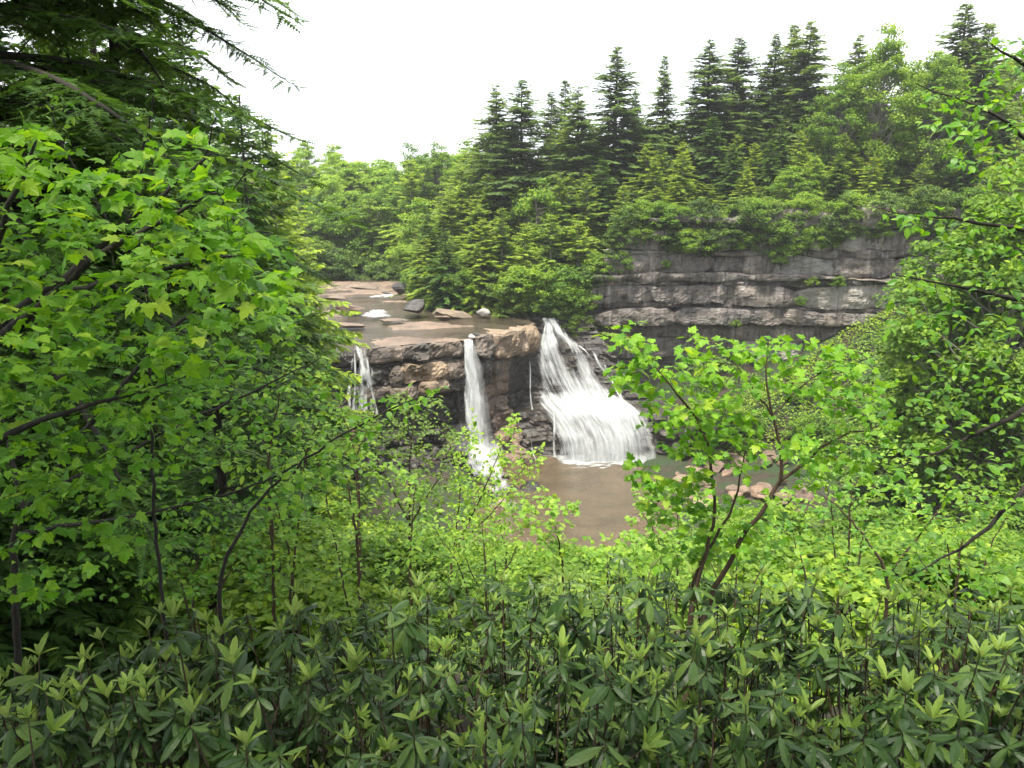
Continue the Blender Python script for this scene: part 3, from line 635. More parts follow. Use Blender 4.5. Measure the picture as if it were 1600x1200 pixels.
def broadleaf(seed, H, RX, mat, bark, z0=.3, ncl=70, per=85, leaf=.3, clr=.95, form=1.0, tipl=.3):
    r = np.random.default_rng(seed); gt = Geo(); gc = Geo()
    k = 8; zz = np.linspace(-.6, H*.86, k); P = np.stack([np.cumsum(r.normal(0,.1,k)), np.cumsum(r.normal(0,.1,k)), zz], 1)
    gt.add(*tube_geo(P, np.linspace(H*.014+.03,.03,k), 6))
    quad = (np.array([(0,-.5,0),(.34,0,.05),(0,.5,-.06),(-.34,0,.05)]), np.array([[0,1,2,3]]))
    zc = H*(z0+1)/2; hz = H*(1-z0)/2
    for c in range(ncl):
        d = unit(r.normal(0,1,3)); rad = r.uniform(.35,1.)**.5
        lob = 1+.28*math.sin(3*math.atan2(d[1],d[0])+seed)+.2*math.sin(5*d[2]+seed*2)
        q = np.array((d[0]*RX*rad*lob, d[1]*RX*rad*lob, zc+d[2]*hz*rad*form))
        q[:2] *= (1-.45*max(0,(q[2]-zc)/hz))
        bz = np.interp(max(H*z0*.7, q[2]-abs(r.normal(0,.12))*H-np.hypot(q[0],q[1])*.5), zz, zz); bp = np.array((np.interp(bz,zz,P[:,0]), np.interp(bz,zz,P[:,1]), bz))
        gt.add(*tube_geo(bez(bp, (bp+q)/2+np.array((0,0,-.06*H*rad)), q, 5), np.linspace(.012*H*.4,.012,5), 4))
        n = int(per*r.uniform(.6,1.3)); cr_ = clr*r.uniform(.65,1.25)
        v = unit(r.normal(0,1,(n,3)))*(r.random((n,1))**.45)*np.array((cr_,cr_,cr_*.55))
        nn = unit(v*.8/cr_ + UP*.9 + r.normal(0,.5,(n,3))); dd = unit(np.cross(nn, r.normal(0,1,(n,3))))
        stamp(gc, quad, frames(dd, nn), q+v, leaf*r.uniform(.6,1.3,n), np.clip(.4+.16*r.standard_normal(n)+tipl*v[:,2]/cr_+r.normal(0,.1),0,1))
    return gt.mesh('trunk', bark), gc.mesh('crown', mat, False), H

PROTO = {
 'spruce': [conifer(s, 18, 3.1+.5*(s%3), G['spruce'], G['bark'], .08, .3, .72, .34, 1.2, .12+.05*(s%2), .72, .35, 1.3, (.45,1.25)) for s in range(1,5)],
 'hillcon': [conifer(20+s, 16, 3.9+.5*(s%3), G['hill_conifer'], G['bark_grey'], .04, .3, .72, .4, .9, .2, .6, .4, 1.3, (.3,1.35)) for s in range(7)],
 'darkcon': [conifer(40+s, 15, 3.8, G['hemlock'], G['bark'], .04, .35, .7, .4, 1., .14, .65, .35, 1.3, (.35,1.3)) for s in range(3)],
 'green': [broadleaf(60+s, 13, 3.6, G['far_leaf'], G['bark_grey'], .16, 95, 95, .36, 1.05) for s in range(4)],
 'yellow': [broadleaf(70+s, 14, 3.4, G['yellow_leaf'], G['bark_grey'], .2, 90, 90, .36, 1.0, 1.0) for s in range(3)],
 'bush': [broadleaf(80+s, 3.4, 2.1, G['bush'], G['bark_dark_shaded'], .02, 46, 80, .2, .6, 1.0) for s in range(4)],
 'palebush': [broadleaf(90+s, 3.2, 2.0, G['far_leaf'], G['bark_dark_shaded'], .02, 46, 80, .2, .6, 1.0) for s in range(3)],
 'tallgreen': [broadleaf(65+s, 26, 6.4, G['far_leaf'], G['bark_grey'], .12, 190, 130, .4, 1.45) for s in range(2)],
 'canopy': [broadleaf(97, 17, 6.5, G['far_leaf'], G['bark'], .4, 150, 90, .32, 1.5)],
}
CNT = {}
def tree(kind, name, loc, H, label, cat, group=None, wide=1., rz=None, pick=None):
    if kind == 'green' and H > 18: kind = 'tallgreen'; wide *= .8
    L = PROTO[kind]; i = CNT.get(kind, 0); CNT[kind] = i+1
    tm, cm, h = L[i % len(L) if pick is None else pick]
    s = H/h; root = thing(name, label, cat, loc, group, rnd.uniform(0,6.28) if rz is None else rz, (s*wide, s*wide, s))
    link('trunk', tm, root); link('crown', cm, root); return root
def tip_tree(kind, name, px, py, Y, label, cat, group=None, wide=1., minh=4):
    p = at(px, py, Y); z = gnd(p.x, Y)
    H = max(minh, p.z-z); return tree(kind, name, (p.x, Y, z-.2), H, label, cat, group, wide)

# spruces standing against the sky, tips read off the picture
sk = [(775,128,124,1.),(815,120,122,1.1),(862,138,128,.85),(884,120,134,.8),(905,131,120,1.),(965,68,122,1.),(995,138,126,.9),(1040,82,124,.75),(1112,58,124,1.15),(1156,54,128,1.15),(1212,48,126,.9),(1240,34,130,1.),(1266,28,126,1.1),(1345,50,124,1.),(1508,2,118,1.2),(1550,30,116,1.)]
for k, (px, py, Y, wd) in enumerate(sk):
    lb = {5:'tall lone dark spruce rising highest left of the skyline gap', 7:'thin sparse spruce with a bare pointed top on the skyline'}.get(k, 'dark spruce on the skyline above the falls and cliff, %s from the left' % ORD[k])
    tip_tree('spruce', 'spruce_tree', px, py, Y, lb, 'spruce', 'spruces on the skyline', wd*1.5)
# conifers of the wooded slope, nearer rows lower
hc = []
px = 750
while px < 1610:
    yl = np.interp(px, [750,800,900,935,1000,1060,1090,1200,1300,1450,1600], [195,180,180,185,160,150,105,100,90,70,40])
    hc.append((px, yl+rnd.uniform(5,45), rnd.uniform(122,132))); px += rnd.uniform(18,32)
for Y, y0, y1, dx in ((124,185,225,40),(118,205,260,38),(113,240,310,36),(109,285,340,36)):
    px = 660 if Y < 119 else 735
    while px < 1600:
        lift = np.interp(px, [640,760,960,1150,1400,1600], [75,45,0,-35,-70,-90])
        hc.append((px+rnd.uniform(-14,14), rnd.uniform(y0,y1)+lift, Y+rnd.uniform(-3,3))); px += dx*rnd.uniform(.7,1.3)
for k, (px, py, Y) in enumerate(hc):
    p = at(px, py, Y)
    if p.x > 4 and Y < cliff_y(p.x)+5: Y = cliff_y(p.x)+5+2*rnd.random()
    kind = 'hillcon' if rnd.random() < .72 else ('darkcon' if rnd.random() < .5 else 'green')
    nm, lb, ct = {'hillcon':('hemlock_tree','yellow-green conifer in the wood above the falls and cliff','conifer'), 'darkcon':('hemlock_tree','dark green conifer in the wood above the falls and cliff','conifer'), 'green':('broadleaf_tree','leafy green tree among the conifers above the falls and cliff','tree')}[kind]
    hh = max(5, at(px, py, Y).z-gnd(at(px, py, Y).x, Y)); wd = max(rnd.uniform(.85,1.3), rnd.uniform(2.6,3.6)/(4.3*hh/16))
    tip_tree(kind, nm, px, py, Y, lb, ct, 'wood above the falls and cliff, '+{'hillcon':'yellow-green conifers','darkcon':'dark conifers','green':'leafy trees'}[kind], wd, 5)
for px, py, Y, lb in ((1388,38,114,'tall round-crowned leafy tree on the right skyline'), (1465,75,112,'broad leafy tree right of the round-crowned skyline tree'), (1320,100,116,'leafy tree tucked below the right skyline spruces')):
    tip_tree('green', 'broadleaf_tree', px, py, Y, lb, 'tree', None, 1.2)
# right bank of the river, down to the lip
rb = [('hillcon',690,300,116),('hillcon',720,250,121),('green',655,310,132),('darkcon',745,330,111),('hillcon',785,320,108),('hillcon',820,345,106),('hillcon',860,330,106),('hillcon',905,340,107),('darkcon',770,260,120),('hillcon',660,345,124),('green',700,380,113)]
for k, (kd, px, py, Y) in enumerate(rb):
    lb = {'hillcon':'yellow-green conifer on the river bank just above the falls', 'darkcon':'dark conifer on the river bank just above the falls', 'green':'leafy tree on the river bank just above the falls'}[kd]
    tip_tree(kd, 'broadleaf_tree' if kd == 'green' else 'hemlock_tree', px, py, Y, lb, 'tree' if kd == 'green' else 'conifer', {'hillcon':'yellow-green bank conifers','darkcon':'dark bank conifers','green':'leafy bank trees'}[kd], 1.1, 4)
bk = [(690,405,107.5,4),(720,420,106,3.5),(655,415,113,4),(785,425,104.2,4),(815,415,103.6,4.5),(845,410,103.4,5),(880,415,103.6,5),(895,440,103.2,4.),(840,455,102.6,3),(875,465,102.4,3.2),(905,485,102.3,3),(800,455,103.2,3),(790,470,103.4,2.6),(890,500,102.2,2.4),(865,450,103,4)]
for px, py, Y, h in bk:
    p = at(px, py, Y); kd = 'bush' if rnd.random() < .45 else 'palebush'
    tree(kd, 'shrub', (p.x, Y, p.z-h), h, 'bright green shrub crowding the bank right above the main waterfall' if kd == 'palebush' else 'dark green shrub crowding the bank right above the main waterfall', 'shrub', 'bank shrubs above the main fall: '+('pale' if kd == 'palebush' else 'dark'), 1.15)
# far side of the river bend, bright broadleaves
for k in range(70):
    px = rnd.uniform(420,790); Y = rnd.uniform(146,190); py = rnd.uniform(200,250)+(190-Y)*2.2
    if px > 640: Y = rnd.uniform(136,175); py = rnd.uniform(215,300)
    kd = 'yellow' if Y > 160 else ('green' if rnd.random() < .8 else 'hillcon')
    lb = {'yellow':'pale yellow-green tree in the far wood behind the river bend','green':'green tree in the far wood behind the river bend','hillcon':'pointed conifer in the far wood behind the river bend'}[kd]
    tip_tree(kd, 'conifer_tree' if kd == 'hillcon' else 'broadleaf_tree', px, py, Y, lb, 'conifer' if kd == 'hillcon' else 'tree', 'far wood behind the river bend: '+kd.replace('hillcon','conifers'), rnd.uniform(1.,1.35), 6)
tip_tree('spruce', 'spruce_tree', 678, 222, 150, 'slim dark spruce standing alone in the far wood', 'spruce', None, .8)
tip_tree('spruce', 'spruce_tree', 668, 250, 146, 'smaller dark spruce close beside the slim one in the far wood', 'spruce', None, .7)
for k in range(22):
    px = rnd.uniform(470,650); Y = rnd.uniform(138,147); p = at(px, rnd.uniform(385,420), Y)
    h = rnd.uniform(3,6); tree('bush', 'shrub', (p.x, Y, gnd(p.x, Y)-.2), h, 'dark shrub at the foot of the far wood', 'shrub', 'shrubs at the far river bend', 1.3)
# shrubs hanging over the cliff top, and growing on its ledges
px = 925
while px < 1560:
    for rep in range(3):
        q = px+rnd.uniform(-15,15); x = at(q, 330, 103).x; Y = cliff_y(x)+rnd.uniform(-.4,1.6)
        py = np.interp(q, [920,950,990,1040,1200,1330,1450], [460,408,362,352,356,342,338]) + rnd.uniform(-35,22)
        p = at(q, py, Y); h = rnd.uniform(2.2,4.2); kd = 'bush' if rnd.random() < .6 else 'palebush'
        tree(kd, 'shrub', (p.x, Y, p.z-h*.62), h, 'dark shrub hanging over the top edge of the cliff' if kd == 'bush' else 'bright shrub hanging over the top edge of the cliff', 'shrub', 'cliff-top shrubs: '+('dark' if kd == 'bush' else 'bright'), 1.1)
    px += 23*rnd.uniform(.7,1.3)
for px, py, s, lb in ((1222,400,2.6,'bright shrub clinging to the cliff face below its top edge'), (1240,385,2.2,'smaller shrub beside the bright one on the cliff face'), (1105,378,2.2,'shrub drooping from the upper left ledge of the cliff'), (1250,470,1.3,'small tuft on the middle ledge of the cliff'), (1270,440,1.2,'tuft above the middle ledge of the cliff'), (1310,440,1.5,'green tuft on the right part of the cliff face'), (1040,412,1.1,'low plant on the left ledge of the cliff'), (1150,505,1.0,'little green plant at the cliff foot')):
    x = at(px, py, 103).x; Y = cliff_y(x)-.6; p = at(px, py, Y)
    tree('palebush', 'shrub', (p.x, Y, p.z-s*.5), s, lb, 'shrub', None, 1.1)
# left bank conifers, stepping nearer towards the frame edge
lc = [('hillcon',390,290,60,.75),('hillcon',450,330,72,.7),('hillcon',410,360,52,.7),('hillcon',385,240,64,.8),('hillcon',350,190,56,.7),('hillcon',462,430,76,.6),('darkcon',320,110,46,.62),('hillcon',400,420,46,.7),('darkcon',240,-20,40,.75),('hillcon',425,235,90,.8),('hillcon',440,260,85,.8),('darkcon',170,-80,36,.8),('darkcon',110,-60,32,.8),('darkcon',50,-120,30,.8),('darkcon',-20,-60,30,.8),('hillcon',452,300,95,.7),('hillcon',480,380,84,.6),('darkcon',365,135,44,.85),('darkcon',290,20,38,.8),('hillcon',425,190,58,.7),('darkcon',400,165,50,.75)]
for k, (kd, px, py, Y, wd) in enumerate(lc):
    tip_tree(kd, 'broadleaf_tree' if kd == 'green' else 'hemlock_tree', px, py, Y, {'hillcon':'light green conifer on the left bank beside the falls','darkcon':'dark conifer on the left bank behind the maple','green':'leafy tree on the left bank behind the maple'}[kd], 'tree' if kd == 'green' else 'conifer', 'left bank '+{'hillcon':'light conifers','darkcon':'dark conifers','green':'leafy trees'}[kd], wd)
for k in range(34):
    px = rnd.uniform(-50,470); Y = rnd.uniform(30,78); x = at(px, 560, Y).x; h = rnd.uniform(2.5,5)
    kd = 'palebush' if rnd.random() < .6 else 'bush'
    if px > 440 and Y > 70: continue
    tree(kd, 'shrub', (x, Y, gnd(x,Y)-.3), h, 'shrub on the left slope half hidden behind the maple' , 'shrub', 'left slope shrubs', 1.2)
# thicket on the right slope below the cliff
for k in range(75):
    px = rnd.uniform(1010,1680); Y = rnd.uniform(40,97); x = at(px, 600, Y).x
    if x < 19 and Y > 62: continue
    if x < 33 and 70 < Y < 88: continue
    h = rnd.uniform(1.8,4.5); kd = 'palebush' if rnd.random() < .75 else 'bush'
    if px < 1130: h = min(h, 2.2)
    tree(kd, 'shrub', (x, Y, gnd(x,Y)-.2), h, 'pale green shrub in the thicket below the cliff' if kd == 'palebush' else 'dark shrub in the thicket below the cliff', 'shrub', 'thicket below the cliff: '+('pale' if kd == 'palebush' else 'dark'), 1.2)
p = at(1115,575,88); tree('bush', 'shrub', (p.x, 88, p.z-3), 4.5, 'dark bushy shrub in the hollow right of the main waterfall', 'shrub', None, 1.3)
for px, py, Y, kd, wd, lb in ((1480,350,60,'darkcon',1.2,'dark conifer on the right slope in front of the cliff end'), (1560,300,52,'green',1.2,'leafy tree on the right slope before the cliff end'), (1620,240,48,'green',1.2,'leafy tree at the right edge behind the beech branches'), (1520,420,66,'hillcon',1.1,'lighter conifer low on the right slope before the cliff')):
    tip_tree(kd, 'hemlock_tree' if 'con' in kd else 'broadleaf_tree', px, py, Y, lb, 'conifer' if 'con' in kd else 'tree', None, wd)

# trees standing round the viewpoint: their crowns close overhead and shade the foreground
for x, y, H, lb in ((8.5,.5,17,'tall leafy tree shading the viewpoint from the right'), (-8.5,1,17,'tall leafy tree shading the viewpoint from the left'), (-1,-7,18,'tall leafy tree behind the viewpoint')):
    tree('canopy', 'broadleaf_tree', (x, y, gnd(x,y)-.2), H, lb, 'tree', None, 1.0)

# ---- hemlock with real sprays, for the near left
def frond_tmpl(np_=6):
    V=[]; F=[]
    for k in range(np_):
        t = k/(np_-1); ln = .26*(1-.6*t)
        for sg in (-1,1):
            b = len(V); y = .02+.86*t
            V += [(0,y-.06,0), (sg*ln,y+.1,-.03), (0,y+.12,0)]; F.append((b,b+1,b+2))
    return np.array(V), np.array(F)
FROND = frond_tmpl()
def hemlock_near(seed, H, branches, size=.2, z_lo=.2, blen=4.2, dens=1.):
    r = np.random.default_rng(seed); gt = Geo(); gc = Geo()
    zz = np.linspace(-.5,H,9); gt.add(*tube_geo(np.stack([zz*0,zz*0,zz],1), np.linspace(.2,.03,9), 9))
    pos=[];dr=[];nm=[];sc=[];ti=[]
    for b in range(branches):
        f = (b+r.random())/branches; z = H*(z_lo+(.98-z_lo)*f); az = r.uniform(0,6.283); L = blen*(1-f)**.6*r.uniform(.65,1.15)+.3
        d = np.array((math.cos(az),math.sin(az),.22*f-.02+r.normal(0,.08))); n = 14; t = np.linspace(0,1,n)
        c = np.array((0,0,z))+d*L*t[:,None]; c[:,2] -= .3*L*t**2; c += np.cumsum(r.normal(0,.02,(n,3)),0)
        gt.add(*tube_geo(c, np.linspace(.015+.012*L,.004,n), 5))
        side0 = unit(np.cross(d, UP))
        for q in np.arange(.12,1.,.14/max(L,1)/dens):
            for sg in (-1,1):
                b0 = np.array([np.interp(q,t,c[:,j]) for j in range(3)])
                l2 = (.28+.32*L*.3)*(1.15-q)*r.uniform(.6,1.3); d2 = unit(side0*sg*.9+unit(d)*.75+r.normal(0,.12,3)); d2[2] -= .18
                m = max(2,int(l2/.085*dens)); tt = np.linspace(.15,1,m); cc = b0+d2*l2*tt[:,None]; cc[:,2] -= .25*l2*tt**2
                if l2 > .3: gt.add(*tube_geo(np.array([b0,cc[m//2],cc[-1]]), [.006,.004,.002], 3))
                s2 = unit(np.cross(d2,UP)); alt = np.where(np.arange(m)%2==0,1,-1)[:,None]
                a = unit(d2*.8+s2*alt*.7+r.normal(0,.2,(m,3))-UP*.15)
                pos.append(cc);dr.append(a);nm.append(unit(UP+r.normal(0,.3,(m,3))));sc.append(size*r.uniform(.6,1.2,m));ti.append(np.clip(.3+.25*tt*q+.14*r.standard_normal(m),0,1))
    stamp(gc, FROND, frames(np.concatenate(dr),np.concatenate(nm)), np.concatenate(pos), np.concatenate(sc), np.concatenate(ti))
    return gt.mesh('trunk', G['bark_dark_shaded']), gc.mesh('crown', G['hemlock'], False), H
PROTO['near_hemlock'] = [hemlock_near(5, 18, 100, .23, .3, 5.2, 1.35)]
PROTO['mid_hemlock'] = [hemlock_near(9, 15, 110, .24, .05, 3.4, 1.25)]
def put(kind, name, px, Y, H, label, cat, wide=1., rz=0.):
    x = at(px, 600, Y).x; return tree(kind, name, (x, Y, gnd(x,Y)-.2), H, label, cat, None, wide, rz)
put('near_hemlock', 'hemlock_tree', 20, 11.5, 19, 'big dark hemlock spreading over the upper left corner', 'hemlock', 1.05, .4)
put('near_hemlock', 'hemlock_tree', -180, 14, 20, 'second dark hemlock at the left edge behind the maple', 'hemlock', 1., 2.2)
put('near_hemlock', 'hemlock_tree', 230, 14.5, 20, 'dark hemlock behind the corner one with branches out against the sky', 'hemlock', .66, 5.2)
put('mid_hemlock', 'hemlock_tree', 335, 24, 15.5, 'bushy olive hemlock behind the maple at the edge of the sky', 'hemlock', .95, 1.)
_x = at(405, 600, 31).x; _p = at(405, 150, 31); tree('mid_hemlock', 'hemlock_tree', (_x, 31, gnd(_x,31)-.2), _p.z-gnd(_x,31)+.2, 'olive hemlock with drooping boughs between the maple and the far wood', 'hemlock', None, .8, 2.)
put('mid_hemlock', 'hemlock_tree', 200, 19, 17, 'dark hemlock between the corner hemlock and the bushy olive one', 'hemlock', 1.1, 3.)

for k, (px, Y, h) in enumerate(((-60,8.5,4.2),(60,9.5,4.6),(170,10.5,4.6),(-20,11.5,5.5),(110,12.5,5.5),(240,12.5,5))):  # added dense conifers that block the light and deepen the lower-left shade
    x = at(px, 900, Y).x; tree('darkcon', 'added_hemlock_sapling', (x, Y, gnd(x,Y)-.2), h, 'low dark hemlock sapling added to deepen the shade at lower left', 'hemlock', 'hemlock saplings added to deepen the shade at lower left', 1.3)
# ---- leaf templates (local: y along the leaf, z up from the blade); a few bends of each
def strip_leaf(ws, ts, bend, fold, twist=0., pet=.12):
    V=[]; F=[]
    V += [(-.012,-pet,0),(.012,-pet,0),(.012,.0,0),(-.012,.0,0)]; F.append((0,1,2,3)); b0=4
    for w_, t in zip(ws, ts):
        z = -bend*t*t; tw = twist*t
        for sx in (-1,0,1): V.append((sx*w_, t*(1-.15*abs(bend)*t), z+(fold*w_ if sx else 0)+sx*tw*w_))
    for k in range(len(ws)-1):
        for c in (0,1):
            a = b0+k*3+c; F.append((a,a+1,a+4,a+3))
    return np.array(V,float), np.array(F)
def maple_tmpl(bend, fold, wob, pet=.5):
    h = [(0,.04),(.14,-.06),(.32,.0),(.5,.1),(.42,.22),(.39,.3),(.5,.42),(.6,.56),(.44,.55),(.31,.52),(.27,.7),(.14,.84),(0,1.02)]
    O = h + [(-x,y) for x,y in h[-2:0:-1]]
    V=[(0,.32,.02)]; r = random.Random(int(wob*1000))
    for x,y in O: V.append((x*.92, y, fold*abs(x)-bend*(x*x*.6+max(0,y-.2)**2)+r.uniform(-.03,.03)))
    n=len(O); F=[(0,1+k,1+(k+1)%n) for k in range(n)]
    b=len(V); V += [(-.012,-pet,.1),(.012,-pet,.1),(0,.04,0)]; F.append((b,b+1,b+2))
    return np.array(V,float), np.array(F)
RW=(.02,.085,.145,.155,.1,.0); RT=(0,.12,.35,.62,.86,1.)
BW=(.03,.2,.29,.25,.11,.0); BT=(0,.16,.4,.65,.86,1.02)
TM = {
 'rhodo_old': [strip_leaf(RW,RT,b,f,t,.1) for b,f,t in ((.25,-.35,0),(.4,-.3,.15),(.12,-.4,-.1),(.55,-.35,.1))],
 'rhodo_new': [strip_leaf([w_*.85 for w_ in RW],RT,b,f,t,.06) for b,f,t in ((.1,.35,0),(.22,.3,.1),(-.06,.45,-.1))],
 'beech': [strip_leaf(BW,BT,b,f,t,.14) for b,f,t in ((.15,.12,0),(.35,.2,.15),(.05,.2,-.15),(.5,.1,.1))],
 'maple': [maple_tmpl(b,f,w_) for b,f,w_ in ((.25,.12,.1),(.45,.2,.2),(.1,.1,.3),(.6,.05,.4))],
 'small': [strip_leaf(BW[::1],BT,b,f,0,.1) for b,f in ((.2,.15),(.4,.1))],
}
LM = {}
def leaf_mesh(kind, v, mat):
    key = (kind, v, mat)
    if key not in LM:
        g = Geo(); V, F = TM[kind][v]
        g.add(V, F); LM[key] = g.mesh('leaf', G[mat], False)
        LM[key].attributes['tint'].data.foreach_set('value', np.full(len(V), .5, np.float32))
    return LM[key]
TB = {}
def leaf_tinted(kind, v, mat, q):               # three tint classes so that single leaves differ in shade of green
    key = (kind, v, mat, q)
    if key not in TB:
        me = leaf_mesh(kind, v, mat).copy(); n = len(me.vertices)
        me.attributes['tint'].data.foreach_set('value', np.full(n, (.25,.5,.78)[q], np.float32)); TB[key] = me
    return TB[key]
def emit_leaves(root, base, recs, nobj, name='leaf', par=None):
    """recs: list of (kind, variant, mat, R(3x3), pos, scale, tint); the ones that show largest become objects, the rest one part"""
    P = np.array([r[4] for r in recs]); px, py, dep = project(P)
    inside = (px > -20)&(px < 1620)&(py > -20)&(py < 1220)&(dep > .3)
    score = np.where(inside, np.array([r[5] for r in recs])/np.maximum(dep,.3), -1.)
    order = np.argsort(-score); big = [i for i in order[:nobj] if score[i] > 0]; bs = set(big)
    B = np.asarray(base)
    for i in big:
        k, v, m, Rm, p, s, t = recs[i]
        o = bpy.data.objects.new(name, leaf_tinted(k, v, m, 0 if t < .38 else (1 if t < .66 else 2))); COL.objects.link(o); o.parent = root if par is None else par[i]
        M = np.eye(4); M[:3,:3] = Rm*s; M[:3,3] = np.asarray(p)-B; o.matrix_basis = Matrix(M.tolist())
    rest = {}
    for i, rc in enumerate(recs):
        if i not in bs: rest.setdefault((rc[0], rc[1], rc[2]), []).append(rc)
    if rest:
        g = Geo(); mats = sorted({k[2] for k in rest})
        for (k, v, m), L in rest.items():
            stamp(g, TM[k][v], np.array([r[3] for r in L]), np.array([r[4] for r in L])-B, np.array([r[5] for r in L]), np.array([r[6] for r in L]), mats.index(m))
        tag(g.build('leaves', [G[m] for m in mats], root, False), None, None, None, 'stuff')

def in_poly(poly, r):
    P = np.array(poly, float); lo, hi = P.min(0), P.max(0)
    while True:
        x, y = r.uniform(lo[0],hi[0]), r.uniform(lo[1],hi[1]); ins = False; j = len(P)-1
        for i in range(len(P)):
            if (P[i][1] > y) != (P[j][1] > y) and x < (P[j][0]-P[i][0])*(y-P[i][1])/(P[j][1]-P[i][1])+P[i][0]: ins = not ins
            j = i
        if ins: return x, y

def leafy(name, label, cat, skel, regions, kind, mat, lsize, seed, nobj=300, group=None, per=7, tw=.45, bark='twig', flat=.75, opp=False, tint=.5, maxlen=None):
    """a tree or shrub: limbs along given lines, twigs grown to points spread through the crown, leaves along the twigs"""
    r = np.random.default_rng(seed)
    base = np.array(skel[0][0][:3], float); root = thing(name, label, cat, tuple(base), group)
    gb = Geo(); nodes=[]; nr=[]; nd=[]
    for line in skel:
        pts = np.array([p[:3] for p in line], float); rad = np.array([p[3] for p in line], float)
        if nodes:
            dn = np.linalg.norm(np.array(nodes)-pts[0], axis=1); j = int(np.argmin(dn))
            if dn[j] < .7: pts[0] = nodes[j]; rad[0] = min(rad[0], nr[j])
        n = max(8, int(np.linalg.norm(np.diff(pts,axis=0),axis=1).sum()/.12)); C = smooth_path(np.column_stack([pts,rad]), n)
        C[1:-1,:3] += r.normal(0,.008,(n-2,3))
        gb.add(*tube_geo(C[:,:3]-base, C[:,3], 7))
        st_ = int(n*.25) if len(nodes) == 0 else 0
        nodes += list(C[st_:,:3]); nr += list(C[st_:,3]); nd += list(unit(np.gradient(C[:,:3],axis=0))[st_:])
    E=[]
    for poly, Yr, cnt in regions:
        for _ in range(cnt):
            x, y = in_poly(poly, r); E.append(np.array(at(x, y, r.uniform(*Yr))))
    E = np.array(E); NA = np.array(nodes)
    dmin = np.array([np.min(np.linalg.norm(NA-e,axis=1)) for e in E]); E = E[np.argsort(dmin)]
    recs=[]
    for e in E:
        NA = np.array(nodes); dist = np.linalg.norm(NA-e,axis=1); i = int(np.argmin(dist+.25*np.maximum(0,NA[:,2]-e[2])))
        L = dist[i]
        if L < .05: continue
        s0 = NA[i]; n = max(4,int(L/.1)); mid = (s0+e)/2 + np.asarray(nd[i])*L*.18 + UP*L*.12 + r.normal(0,.05*L,3)
        c = bez(s0, mid, e, n); r0 = min(nr[i]*.7, .0024+.005*L)
        gb.add(*tube_geo(c-base, np.linspace(r0,min(r0,.0017),n), 4))
        tg = unit(np.gradient(c,axis=0)); nodes += list(c[1:]); nr += list(np.linspace(r0,min(r0,.0017),n)[1:]); nd += list(tg[1:])
        Ls = min(L, tw*r.uniform(.7,1.3)); k = max(2,int(per*Ls/tw*r.uniform(.7,1.2))); tq = 1-np.linspace(0,Ls/L,k)
        for a, q in enumerate(tq):
            p = np.array([np.interp(q,np.linspace(0,1,n),c[:,j]) for j in range(3)]); T = tg[min(n-1,int(q*(n-1)))]
            sd = unit(np.cross(T,UP)+r.normal(0,.1,3)); sgs = (1,-1) if opp else ((1,) if a%2 else (-1,))
            if a == 0: sgs = sgs+(0,)
            for sg in sgs:
                d = unit(T*(1. if sg == 0 else r.uniform(.35,.75)) + sd*sg + r.normal(0,.18,3) - UP*r.uniform(0,.35)*(1-flat*.3))
                nn = unit(UP*flat + r.normal(0,.33,3) - np.array((0,.22,0)))
                s = lsize*r.uniform(.6,1.2)*(.75 if a < 2 else 1.)
                Rm = frames(d[None], nn[None])[0]; v = int(r.integers(len(TM[kind])))
                off = .5 if kind == 'maple' else .13
                recs.append((kind, v, mat, Rm, p+d*off*s, s, float(np.clip(tint+.17*r.standard_normal()+(.14 if a < 2 else 0),0,1))))
    gb.build('branches', G[bark], root)
    emit_leaves(root, base, recs, nobj)
    return root
def K(px, py, Y, rad): p = at(px, py, Y); return (p.x, p.y, p.z, rad)
def GR(px, Y, rad): x = at(px, 900, Y).x; return (x, Y, gnd(x, Y)-.15, rad)

# left maple: limbs sweep up and to the right out of the left edge
leafy('maple_tree', 'large leafy maple filling the left side, limbs rising to the right', 'maple',
  [[GR(-160,4.6,.09), K(-120,900,4.6,.075), K(-70,560,4.5,.055), K(60,470,4.5,.032), K(150,400,4.5,.022), K(240,310,4.5,.014), K(330,240,4.6,.006)],
   [K(-70,560,4.5,.05), K(20,520,4.2,.03), K(90,450,4.2,.022), K(220,360,4.2,.014), K(340,300,4.3,.006)],
   [K(-100,800,4.6,.04), K(0,680,4.4,.022), K(110,640,4.3,.014), K(260,600,4.5,.006)],
   [K(-100,700,4.5,.04), K(-20,420,4.0,.02), K(30,300,3.9,.012), K(60,210,3.9,.005)],
   [K(60,470,4.5,.022), K(200,440,5,.014), K(330,400,5.2,.009), K(440,390,5.4,.004)]],
  [([(-70,200),(60,190),(170,250),(300,190),(345,250),(330,300),(420,370),(460,430),(440,520),(380,560),(-70,560)], (3.3,5.8), 380),
   ([(-70,560),(380,560),(330,640),(280,720),(200,780),(-70,800)], (4.0,6), 130),
   ([(-70,800),(150,800),(215,850),(190,900),(90,940),(-70,930)], (4.2,5.4), 26)],
  'maple', 'maple', .1, 101, 300, None, 6, .4, 'bark_dark_shaded', .8, True, .62)
